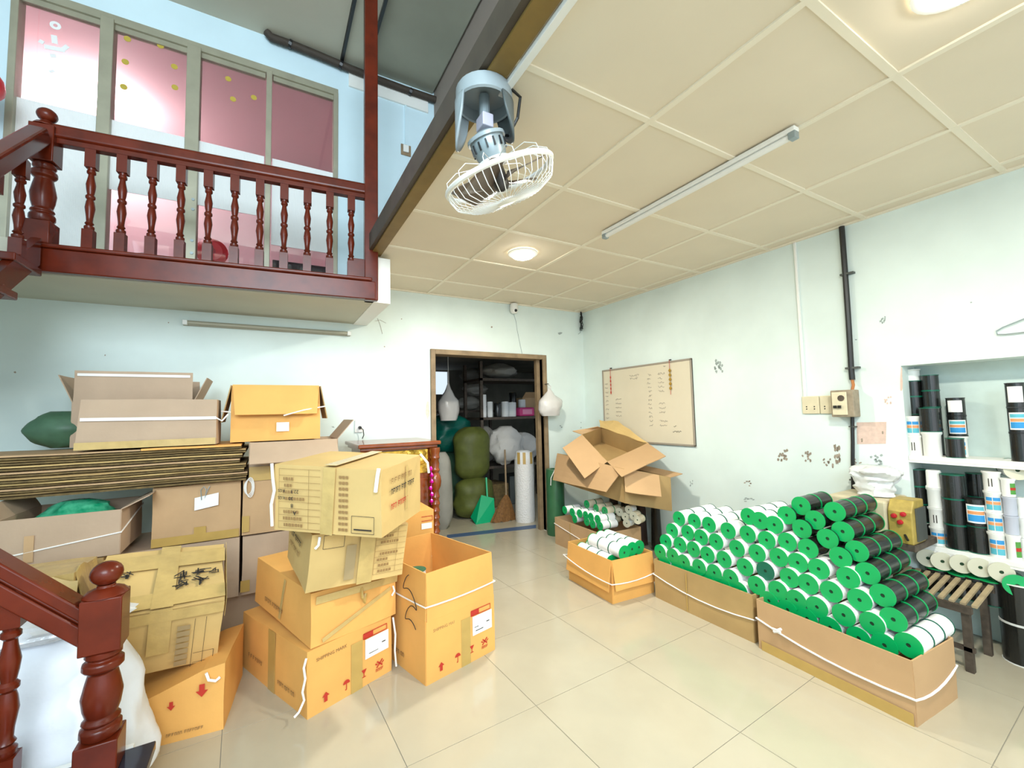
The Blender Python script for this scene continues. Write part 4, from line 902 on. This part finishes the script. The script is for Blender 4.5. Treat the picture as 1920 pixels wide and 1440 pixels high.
ck = MB().tube([aY(u, v, -.003) for u, v in ((708,597),(713,610),(717,626))], .0016, 4).build('crack', 'stain_brown', WBK); MB().tube([aY(u, v, -.003) for u, v in ((703,602),(713,600),(724,606))], .0014, 4).build('crack', 'stain_brown', WBK)

# ------------------------------------------------------------------ back wall fixtures
def batten(lb, L, loc, rot, lit=False):
    t = thing('tube_lamp', lb, 'lamp', loc, rot)
    MB().box(0, -.02, .010, L, .02, .032).build('batten', 'white_plastic' if lit else mat('batten_unlit', (.40, .37, .28), .5), t, bevel=.004)  # darkness of the unlit lamp is put into its batten and tube colours
    MB().cyl((.03, 0, -.003), (L-.03, 0, -.003), .014, n=14).build('tube', 'white_plastic' if lit else mat('tube_unlit', (.40, .38, .29), .35), t, smooth=True)
    for x in (0, L-.03): MB().box(x, -.018, -.019, x+.03, .018, .012).build('end_cap', 'metal_grey' if lit else 'white_plastic', t, bevel=.003)
    return t
batten('unlit fluorescent tube on the back wall below the balcony', 1.21, (-3.91, -.034, 2.068), (PI/2*3, 0, 0))
batten('white tube lamp mounted along the suspended ceiling', 1.21, (-1.395, -3.15, 2.495), (0, 0, PI/2), True)
t = thing('wall_socket', 'white wall socket with a plugged-in black cord above the altar cabinet', 'socket', (-2.625, -.001, 1.235))
MB().box(-.035, -.014, -.055, .035, 0, .055).build('plate', 'white_plastic', t, bevel=.004)
MB().cyl((.006, -.014, -.012), (.006, -.04, -.012), .014, n=10).build('plug', 'black', t); MB().tube([(.006, -.04, -.012), (.03, -.05, -.03), (.035, -.05, -.08), (.02, -.06, -.11)], .004, 6).build('cord', 'black', t)
t = thing('wall_switch', 'small brown-backed switch on the upper blue wall right of the post', 'switch', (-2.18, -.001, 3.955))
MB().box(-.05, -.012, -.055, .05, 0, .055).build('backing', 'door_wood', t, bevel=.004); MB().box(-.03, -.03, -.028, .025, -.012, .045).build('cover', 'white_plastic', t, bevel=.006)
tag(MB().box(-2.19, -.014, 4.01, -2.172, 0, 4.43).build('conduit', 'paint_wall_upper'), 'pale conduit strip above the upper wall switch', 'conduit')
pl = thing('bundled_cable', 'dark wrapped cable bundle sloping across the upper wall', 'cable', (0, 0, 0))
MB().tube([aY(u, v, -.05) for u, v in ((500,60),(508,70),(530,78),(548,84),(600,105),(660,130),(700,146),(760,168),(840,195))], .033, 10).build('bundle', mat('cable_brown', (.045, .032, .022), .7, bump=.6, bscale=30), pl, smooth=True)
for u, v in ((545, 83), (640, 122), (770, 172)): p = aY(u, v, -.05); MB().cyl(p+Vector((-.012, 0, .004)), p+Vector((.012, 0, -.004)), .038, n=10).build('tie', 'black', pl)
t = thing('security_camera', 'white dome security camera under the ceiling above the doorway', 'camera', (-1.0, -.05, 2.455))
MB().lathe([(0, -.045), (.025, -.04), (.042, -.02), (.045, 0), (.045, .05), (.035, .068)], 16).build('housing', 'white_plastic', t, smooth=True)
MB().lathe([(0, .022), (.014, .018), (.02, 0)], 12, Matrix.Translation((-.0, -.03, -.012)) @ Matrix.Rotation(PI/2+.35, 4, 'X')).build('lens', 'black', t, smooth=True)
MB().tube([(.02, .045, -.03), (.05, .046, -.12), (.06, .046, -.2), (.08, .046, -.3), (.12, .044, -.49)], .0022, 5).build('wire', 'metal_grey', t)
t = thing('cable_tangle', 'tangle of black cables hanging in the corner under the ceiling', 'cable', (-.045, -.02, 2.53))
hw = random.Random(9)
for k in range(8):
    x = hw.uniform(-.05, .03); pts = [(x*.3, -.01, 0)]
    for j in range(1, 8): pts.append((x*math.sin(j/7*PI*.8)+hw.uniform(-.012, .012), -.015+hw.uniform(-.012, .005), -.21*j/7-.01*hw.random()))
    MB().tube(pts, .004, 5).build('cable', 'black', t)
MB().tube([(.0, -.02, -.2), (-.03, -.02, -.26), (-.06, -.02, -.28)], .003, 5).build('cable', 'metal_grey', t); MB().lathe([(.014, -.23), (.016, -.19)], 8).build('connector', 'metal_dark', t)
# recessed ceiling lamps
for i, (x, y, lb, pw) in enumerate(((-1.68, -1.36, 'bright round recessed ceiling lamp near the back of the room', 30), (-1.66, -3.72, 'bright round recessed ceiling lamp at the top edge, near the tube', 34))):
    t = thing('ceiling_lamp', lb, 'lamp', (x, y, 2.530), (0, 0, 0), 'recessed ceiling lamps')
    MB().lathe([(.09, 0), (.112, 0), (.112, -.008), (.09, -.014)], 24, None, True).build('trim_ring', 'white_plastic', t, smooth=True)
    MB().lathe([(0, -.045), (.04, -.042), (.075, -.028), (.092, -.006)], 24).build('diffuser', 'led', t, smooth=True)
    l = bpy.data.lights.new('ceiling_lamp_light', 'AREA'); l.shape = 'DISK'; l.size = .16; l.energy = pw; l.color = (1, .95, .82)
    o = bpy.data.objects.new('ceiling_lamp_light', l); COL.objects.link(o); o.parent = t; o.location = (0, 0, -.05)
tag(MB().box(-2.612, -6.4, 2.508, -2.585, -2.72, 2.527).build('conduit', 'white_plastic', bevel=.002), 'white conduit along the ceiling edge beside the fan', 'conduit')

# ------------------------------------------------------------------ orbit fan under the beam
fn = thing('ceiling_fan', 'grey orbit fan with white wire cage hanging from the ceiling beam', 'fan', (-2.66, -2.70, 2.524))
fm = mat('fan_grey', (.30, .35, .37), .3)
MB().lathe([(.10, 0), (.105, -.008), (.105, -.055), (.098, -.06), (.094, -.055), (.094, -.01), (0, -.008)], 28).build('canopy', 'fan_grey', fn, smooth=True)
def sk_(a, b):
    th = math.radians(100+100*a); z = -.055-.15*b; w_ = math.sin(PI*a)**.55
    return Vector((.105*math.cos(th), .105*math.sin(th), -.055-.17*b*w_))
MB().grid(sk_, 20, 6).build('shroud', 'fan_grey', fn, solid=.008, smooth=True)
def sk2(a, b):
    th = math.radians(-80+115*a); w_ = math.sin(PI*a)**.55
    return Vector((.105*math.cos(th), .105*math.sin(th), -.055-.13*b*w_))
MB().grid(sk2, 16, 6).build('shroud', mat('fan_dark', (.10, .12, .12), .4), fn, solid=.008, smooth=True)
MB().cyl((0, 0, -.02), (0, 0, -.14), .02, n=12).build('stem', 'metal_grey', fn)
MB().box(-.022, -.03, -.15, .022, .03, -.10).build('bracket', mat('fan_lilac', (.48, .46, .54), .4), fn, bevel=.004)
hd = bpy.data.objects.new('head', None)
TI = Matrix.Translation((.0, .0, -.172)) @ Euler((math.radians(3), math.radians(-23), 0)).to_matrix().to_4x4()
def hb(mb, nm, m, **k):
    mb.v = [tuple(TI @ Vector(p)) for p in mb.v]; return mb.build(nm, m, fn, **k)
hb(MB().lathe([(0, .015), (.03, .012), (.055, 0), (.064, -.02), (.062, -.05), (.056, -.075), (.050, -.09), (0, -.09)], 20), 'motor', 'metal_grey', smooth=True)
hb(MB().lathe([(.064, -.008), (.072, -.008), (.072, -.02), (.064, -.02)], 20, None, True), 'yoke_ring', 'fan_grey', smooth=True)
hb(MB().lathe([(.045, -.092), (.062, -.092), (.062, -.102), (.045, -.102)], 20, None, True), 'collar', 'white_plastic', smooth=True)
for k in range(14):
    a = 2*PI*k/14; hb(MB().box(.062, -.003, -.06, .066, .003, -.03, Matrix.Rotation(a, 4, 'Z')), 'vent_slot', 'black')
RZ, CR = -.155, .205
hb(MB().tube([(CR*math.cos(a), CR*math.sin(a), RZ) for a in [2*PI*k/48 for k in range(48)]], .010, 8, True), 'cage_rim', 'white_plastic', smooth=True)
for k in range(44):
    a = 2*PI*k/44; c, s = math.cos(a), math.sin(a)
    hb(MB().tube([(CR*c, CR*s, RZ), (CR*1.0*c, CR*1.0*s, RZ-.02), (CR*.93*c, CR*.93*s, RZ-.055), (CR*.7*c, CR*.7*s, RZ-.08), (.04*c, .04*s, RZ-.09)], .0016, 4), 'cage_wire', 'white_plastic')
for k in range(12):
    a = 2*PI*(k+.5)/12; c, s = math.cos(a), math.sin(a)
    hb(MB().tube([(CR*c, CR*s, RZ), (CR*.97*c, CR*.97*s, RZ+.03), (CR*.75*c, CR*.75*s, RZ+.055), (.06*c, .06*s, RZ+.052)], .0016, 4), 'cage_wire', 'white_plastic')
hb(MB().lathe([(0, RZ-.096), (.035, RZ-.094), (.045, RZ-.088), (.045, RZ-.082), (0, RZ-.08)], 18), 'cage_badge', 'white_plastic', smooth=True)
hb(MB().lathe([(0, RZ+.055), (.028, RZ+.05), (.03, RZ-.03), (.02, RZ-.045), (0, RZ-.05)], 16), 'hub', mat('fan_black', (.03, .025, .02), .4), smooth=True)
bl = mat('blade_brown', (.16, .12, .09), .35)
for k in range(4):
    M_ = Matrix.Rotation(k*PI/2+.5, 4, 'Z')
    def bg_(u, v): 
        r_ = .028+.15*v; w_ = (.03+.06*math.sin(v*2.2))
        return M_ @ Vector((r_, (u-.5)*2*w_, RZ-.005+(u-.5)*.045))
    hb(MB().grid(bg_, 5, 6), 'blade', 'blade_brown', solid=.002, smooth=True)
MB().tube([(.06, -.075, -.01), (.12, -.06, -.02), (.125, -.03, -.08), (.10, -.0, -.14), (.03, .0, -.155)], .006, 6).build('cord', 'black', fn)

# ------------------------------------------------------------------ altar cabinet by the doorway
al = thing('altar_cabinet', 'low carved red-brown altar cabinet with gold front panel beside the doorway', 'cabinet', (-2.74, -.72, 0))
aw = mat('altar_wood', (.26, .055, .008), .2, var=.4, scale=14, coat=.3)
MB().box(-.02, -.03, 1.085, .62, .60, 1.115).build('top_board', 'altar_wood', al, bevel=.008)
MB().box(0, 0, 1.06, .60, .58, 1.087).build('moulding', 'altar_wood', al, bevel=.006)
MB().box(.03, .04, .05, .57, .57, 1.06).build('body', 'altar_wood', al, bevel=.004)
gp = mat('gold_panel', (.80, .48, .06), .25, metal=.6, var=.6, scale=22, bump=.8, bscale=25)
MB().box(.07, .03, .86, .53, .042, 1.05).build('carved_panel', 'gold_panel', al, bevel=.004); MB().box(.07, .03, .10, .53, .042, .82).build('door_panel', 'altar_wood', al, bevel=.004)
fr_ = random.Random(2)
for k in range(9): 
    x, z = .10+.4*fr_.random(), .89+.13*fr_.random(); MB().lathe([(0, .012), (.02, .009), (.035, 0)], 7, Matrix.Translation((x, .03, z)) @ Matrix.Rotation(PI/2, 4, 'X')).build('carved_flower', 'gold_panel', al, smooth=True)
for x in (.025, .575):
    prof = [(.042, 0), (.042, .06), (.03, .08)]
    for k in range(11): z_ = .1+.055*k; prof += [(.030, z_), (.038, z_+.02), (.030, z_+.045)]
    prof += [(.03, .72), (.045, .75), (.05, .79), (.045, .83), (.03, .86), (.04, .88), (.03, .90), (.036, .93), (.03, .96), (.04, .98), (.034, 1.0), (.042, 1.03), (.042, 1.06)]
    o = MB().lathe(prof, 16).build('turned_column', 'altar_wood', al, smooth=True); o.location = (x, .0, 0)
tn = thing('tinsel_garland', 'short string of shiny magenta tinsel beside the altar column', 'garland', (-2.215, -.775, .62))
mt_ = mat('tinsel', (.62, .0, .32), .2, metal=.5)
MB().tube([(0, 0, .3), (0, 0, 0)], .003, 5).build('cord', 'tinsel', tn)
for k in range(6): MB().lathe([(0, -.02), (.017, -.006), (.013, .008), (0, .02)], 6, Matrix.Translation((hw.uniform(-.008, .008), 0, .28-.05*k))).build('tinsel_ball', 'tinsel', tn)

# ------------------------------------------------------------------ doorway and storeroom contents
gr = thing('green_roll', 'tall dark green sheet roll standing at the right door jamb', 'roll', (-.60, -.17, 0))
mg = mat('roll_green', (.04, .15, .065), .35, var=.2, scale=9)
MB().lathe([(.10, 0), (.105, .05), (.098, .35), (.10, .66), (.095, .70), (.05, .70), (.05, .66)], 22).build('sheet', 'roll_green', gr, smooth=True)
MB().tube([(-.06, -.085, .70), (-.10, -.07, .62), (-.10, -.06, .54)], .005, 6).build('tie', 'string', gr)
bgk = thing('carrier_bag', 'tied white plastic bag hanging on the right door jamb', 'bag', (-.60, -.115, 1.28))
mat('bag_white', (.62, .60, .58), .25, bump=.6, bscale=14)
blob(.15, .10, .31, 4, .06, 26, 16, prof=lambda t: (math.sin(PI*min(1, t*.78+.2))**.6)*(1-.8*max(0, t-.55)/.45)).build('bag', 'bag_white', bgk, smooth=True)
MB().tube([(-.01, 0, .29), (-.02, .0, .33), (0, .03, .36), (.015, 0, .33), (.01, 0, .29)], .006, 6).build('handle', 'bag_white', bgk); MB().cyl((0, .1, .36), (0, .02, .36), .005, n=6).build('hook', 'metal_dark', bgk)
wr_ = thing('wrap_roll', 'white bubble wrap roll taped at its top standing inside the doorway', 'roll', (-.585, .50, 0))
mat('bubble', (.78, .77, .76), .4, bump=1, bscale=60)
MB().lathe([(.115, 0), (.122, .05), (.118, .3), (.122, .6), (.118, .76), (.06, .77), (.055, .76)], 24).build('wrap', 'bubble', wr_, smooth=True)
for a in (3.6, 4.2, 5.0): MB().box(.115, -.018, .70, .122, .018, .84, Matrix.Rotation(a, 4, 'Z')).build('tape', 'tape_brown', wr_)
MB().lathe([(.117, .76), (.10, .84), (.07, .86)], 20).build('film_top', 'film', wr_, smooth=True)
ds = thing('dustpan', 'bright green plastic dustpan leaning on the storeroom sacks', 'dustpan', (-1.02, .72, 0))
MB().add([(-.14, -.03, .0), (.12, -.03, .0), (.13, .02, .27), (-.02, .06, .32), (-.14, .12, .06), (.13, .12, .06)], [(0, 1, 2, 3), (0, 3, 4), (1, 5, 2), (0, 4, 5, 1)]).build('pan', mat('pan_green', (.0, .38, .16), .4), ds, solid=.006); MB().cyl((.05, .04, .29), (.07, .10, .52), .012, n=8).build('handle', 'pan_green', ds)
br = thing('straw_broom', 'brown straw broom leaning beside the bubble wrap roll', 'broom', (-.80, .66, 0))
def straw(a, b): th = 2*PI*a; r_ = .16*(1-b)**.8+.02; return Vector((r_*math.cos(th)+.07*b, .35*r_*math.sin(th)+.05*b, .30*b+.012*math.sin(th*9)*(1-b)))
MB().grid(straw, 36, 8).build('bristles', mat('straw', (.22, .10, .025), .8, var=.4, scale=50), br); MB().cyl((.07, .05, .28), (.12, .15, .85), .012, n=8).build('handle', 'door_wood', br)
mat('sack_olive', (.10, .12, .02), .6, var=.3, scale=9, bump=.4, bscale=10); mat('bag_teal', (.0, .12, .09), .35, var=.3, scale=8, bump=.4, bscale=12); mat('sack_pale', (.34, .33, .29), .6, var=.15, scale=6, bump=.4, bscale=12)
def sackobj(nm, lb, p, rx, ry, h, m, sd, prof=None, amp=.06):
    o = tag(blob(rx, ry, h, sd, amp, prof=prof).build(nm, m, smooth=True), lb, 'sack'); o.location = p; return o
SP_ = lambda t: max(.12, 1-abs(2*t-1)**4.5)**.42
sackobj('olive_sack', 'bulging olive green sack on the storeroom floor', (-1.02, 1.05, 0), .27, .20, .50, 'sack_olive', 11, SP_)
sackobj('olive_sack', 'tall olive green sack standing on the bulging one in the storeroom', (-1.02, 1.08, .47), .24, .18, .68, 'sack_olive', 12, SP_)
sackobj('teal_bag', 'shiny dark teal plastic bag slumped left of the olive sacks', (-1.16, 1.52, .80), .30, .2, .52, 'bag_teal', 13, SP_, .09)
sackobj('teal_bag', 'dark green bag on the floor under the teal bag', (-1.25, 1.52, 0), .30, .2, .80, 'sack_green', 14, SP_)
sackobj('pale_bag', 'pale plastic bag with blue print by the left door jamb inside', (-1.56, .75, 0), .12, .12, .88, 'sack_pale', 15, SP_)
wbg = thing('white_bag', 'white plastic bag hanging in the upper left of the doorway', 'bag', (-1.31, 1.15, 1.24))
blob(.14, .11, .50, 16, .06, prof=lambda t: math.sin(PI*min(.98, t*.75+.22))**.6*(1-.85*max(0, t-.5)/.5)).build('bag', 'bag_white', wbg, smooth=True); MB().tube([(0, 0, .48), (0, 0, .88)], .004, 5).build('cord', 'string', wbg)
rk = thing('storage_rack', 'dark steel storage rack inside the doorway on the right', 'rack', (-.78, 1.30, 0))
for x in (0, 1.25):
    for y in (0, .55): MB().box(x, y, 0, x+.04, y+.04, 2.05).build('upright', 'steel_rust', rk)
for z_ in (.55, 1.23, 1.78): MB().box(0, 0, z_, 1.29, .59, z_+.035).build('shelf', 'steel_rust', rk)
hw = random.Random(21)
for k, (x, y, r_, h_, mt, lb) in enumerate(((-.86, 1.12, .04, .15, 'white_thread', 'left white roll pair, lower, on the storeroom rack'), (-.86, 1.12, .04, .17, 'white_thread', 'left white roll pair, upper, on the storeroom rack'), (-.77, 1.10, .04, .22, 'white_thread', 'short white roll second from left on the storeroom rack'), (-.64, 1.12, .05, .2, 'black_thread', 'black roll third on the storeroom rack'), (-.50, 1.15, .055, .22, 'white_thread', 'white roll fourth on the storeroom rack'), (-.38, 1.15, .06, .21, 'white_thread', 'wide white roll fifth on the storeroom rack'), (-.28, 1.3, .055, .36, 'black_thread', 'tall black roll at the back of the storeroom rack'), (-.18, 1.2, .055, .25, 'white_thread', 'white roll right of the tall black one on the rack'))):
    z_ = 1.266+(.15 if k == 1 else 0); x += .17; y += .27
    t = thing('thread_roll', lb, 'roll', (x, y, z_), (0, 0, 0), 'rolls on the storeroom rack'); MB().lathe([(r_*.95, 0), (r_, .01), (r_, h_-.01), (r_*.9, h_)], 16).build('thread', mt, t, smooth=True); MB().lathe([(r_*.3, h_), (r_*.3, h_+.004)], 8).build('core', 'card_brown', t)
t = thing('pink_box', 'bright pink packet on the storeroom rack', 'packet', (-.14, 1.32, 1.266)); MB().box(0, 0, 0, .26, .12, .13).build('body', mat('pink', (.60, .04, .20), .5), t, bevel=.02); MB().box(.05, -.004, .03, .21, 0, .10).build('print', mat('pink_pale', (.75, .25, .42), .5), t)
t = thing('carton', 'small open carton on the storeroom rack behind the pink packet', 'box', (.02, 1.50, 1.266)); MB().box(0, 0, 0, .3, .2, .28).build('body', 'card_tan', t, bevel=.004); MB().sheet((0, 0, .28), (.3, 0, .28), (.3, -.1, .36), (0, -.1, .36), .005).build('flap', 'card_tan', t)
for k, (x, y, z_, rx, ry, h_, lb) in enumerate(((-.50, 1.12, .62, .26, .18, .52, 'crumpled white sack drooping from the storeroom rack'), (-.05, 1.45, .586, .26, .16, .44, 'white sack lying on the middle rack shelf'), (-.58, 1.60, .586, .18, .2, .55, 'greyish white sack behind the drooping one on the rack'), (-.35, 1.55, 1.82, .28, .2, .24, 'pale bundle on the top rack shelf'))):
    sackobj('white_sack', lb, (x, y, z_), rx, ry, h_, mat('sack_dim', (.55, .54, .52), .7, bump=.8, bscale=12) if k < 2 else 'sack_pale', 30+k, amp=.12)  # white sack colour lowered to carry the dimness of the storeroom
for k, (u, v) in enumerate(((888, 700), (892, 745), (880, 765))):
    p = aY(u, v, 2.1); sackobj('white_bundle', ('highest pale plastic bundle left of the rack', 'middle pale plastic bundle left of the rack', 'lowest pale plastic bundle left of the rack')[k], (p.x, 2.12, (1.82, 1.597, 1.374)[k]), .2, .15, .22, 'sack_pale', 40+k, amp=.1)
t = thing('sack_shelf', 'dark shelf carrying the pale bundles left of the rack', 'shelf', (-1.3, 1.9, 0)); MB().box(0, 0, 1.34, 1.2, .5, 1.37).build('board', 'steel_rust', t)
for x in (0, 1.06): MB().box(x, .2, 0, x+.04, .24, 1.34).build('upright', 'steel_rust', t)
t = thing('debris_heap', 'dark boxes under the rack beside the broom', 'box', (-.68, 1.36, 0)); MB().box(0, 0, 0, .35, .4, .32).build('body', 'card_edge', t, bevel=.01); MB().box(.4, .05, 0, .75, .4, .4).build('body', 'metal_dark', t, bevel=.01)

# ------------------------------------------------------------------ machine, its stand and the slatted rack by the niche
mc = thing('winding_machine', 'cream thread machine with yellow control panel and red buttons beside the niche', 'machine', (0, 0, 0))
mat('machine_cream', (.62, .54, .36), .5, var=.2, scale=15); mat('panel_yellow', (.46, .33, .07), .5, var=.35, scale=20)
MB().box(-.33, -2.975, .60, -.02, -2.69, .785).build('housing', 'machine_cream', mc, bevel=.012)
cp = MB().prism([(-.33, .57), (-.16, .57), (-.16, .80), (-.29, .80), (-.33, .74)], -3.085, -2.98).build('control_panel', 'panel_yellow', mc, bevel=.006)
MB().box(-.29, -3.095, .585, -.17, -3.086, .76).build('side_plate', 'metal_dark', cp)
mat('button_red', (.42, .012, .02), .35)
for y, z in ((-3.01, .715), (-3.05, .73), (-3.035, .685)): MB().lathe([(.013, 0), (.013, .012), (.009, .018), (0, .019)], 12, Matrix.Translation((-.331, y, z)) @ Matrix.Rotation(-PI/2, 4, 'Y')).build('button', 'button_red', cp, smooth=True)
MB().cyl((-.332, -3.05, .62), (-.36, -3.07, .60), .006, n=8).build('lever', 'black', cp)
for y in (-2.72, -2.91):
    for x in (-.30, -.05): MB().box(x-.02, y-.02, 0, x+.02, y+.02, 0.545).build('leg', 'steel_rust', mc)
MB().box(-.33, -3.09, .535, -.02, -2.70, .57).build('bench_top', 'steel_rust', mc, bevel=.004)
MB().sheet((-.335, -2.9, .72), (-.335, -2.86, .72), (-.335, -2.86, .75), (-.335, -2.9, .75), .002).build('socket', 'cream_plastic', mc)
o = tag(blob(.10, .125, .17, 17, .13, 36, 22, prof=lambda t: (.8+.35*t*t)*(1 if t < .85 else 1-(t-.85)*3.2), freq=4).build('plastic_bag', mat('bag_clear', (.70, .71, .70), .15, bump=.7, bscale=16), smooth=True), 'crumpled translucent plastic bag resting on the cream machine', 'bag'); o.location = (-.16, -2.87, .79)
rk = thing('slatted_rack', 'low steel stand topped with wooden slats beside the front carton', 'stand', (0, 0, 0))
for x, y in ((-.32, -3.27), (-.32, -2.97), (-.04, -3.27), (-.04, -2.97)): MB().box(x, y, 0, x+.03, y+.03, .30).build('leg', 'steel_rust', rk)
MB().box(-.33, -3.28, .285, -.30, -2.94, .32).build('front_rail', 'steel_rust', rk); MB().box(-.04, -3.30, .33, -.01, -2.94, .36).build('rear_rail', 'steel_rust', rk)
MB().box(-.32, -3.28, .10, -.30, -2.94, .12).build('stretcher', 'steel_rust', rk)
for k in range(9): 
    y = -2.95-.041*k; MB().sheet((-.31, y, .318), (-.31, y-.02, .318), (-.03, y-.02, .358), (-.03, y, .358), .012).build('slat', mat('slat_wood', (.50, .38, .22), .7, var=.25, scale=20), rk)
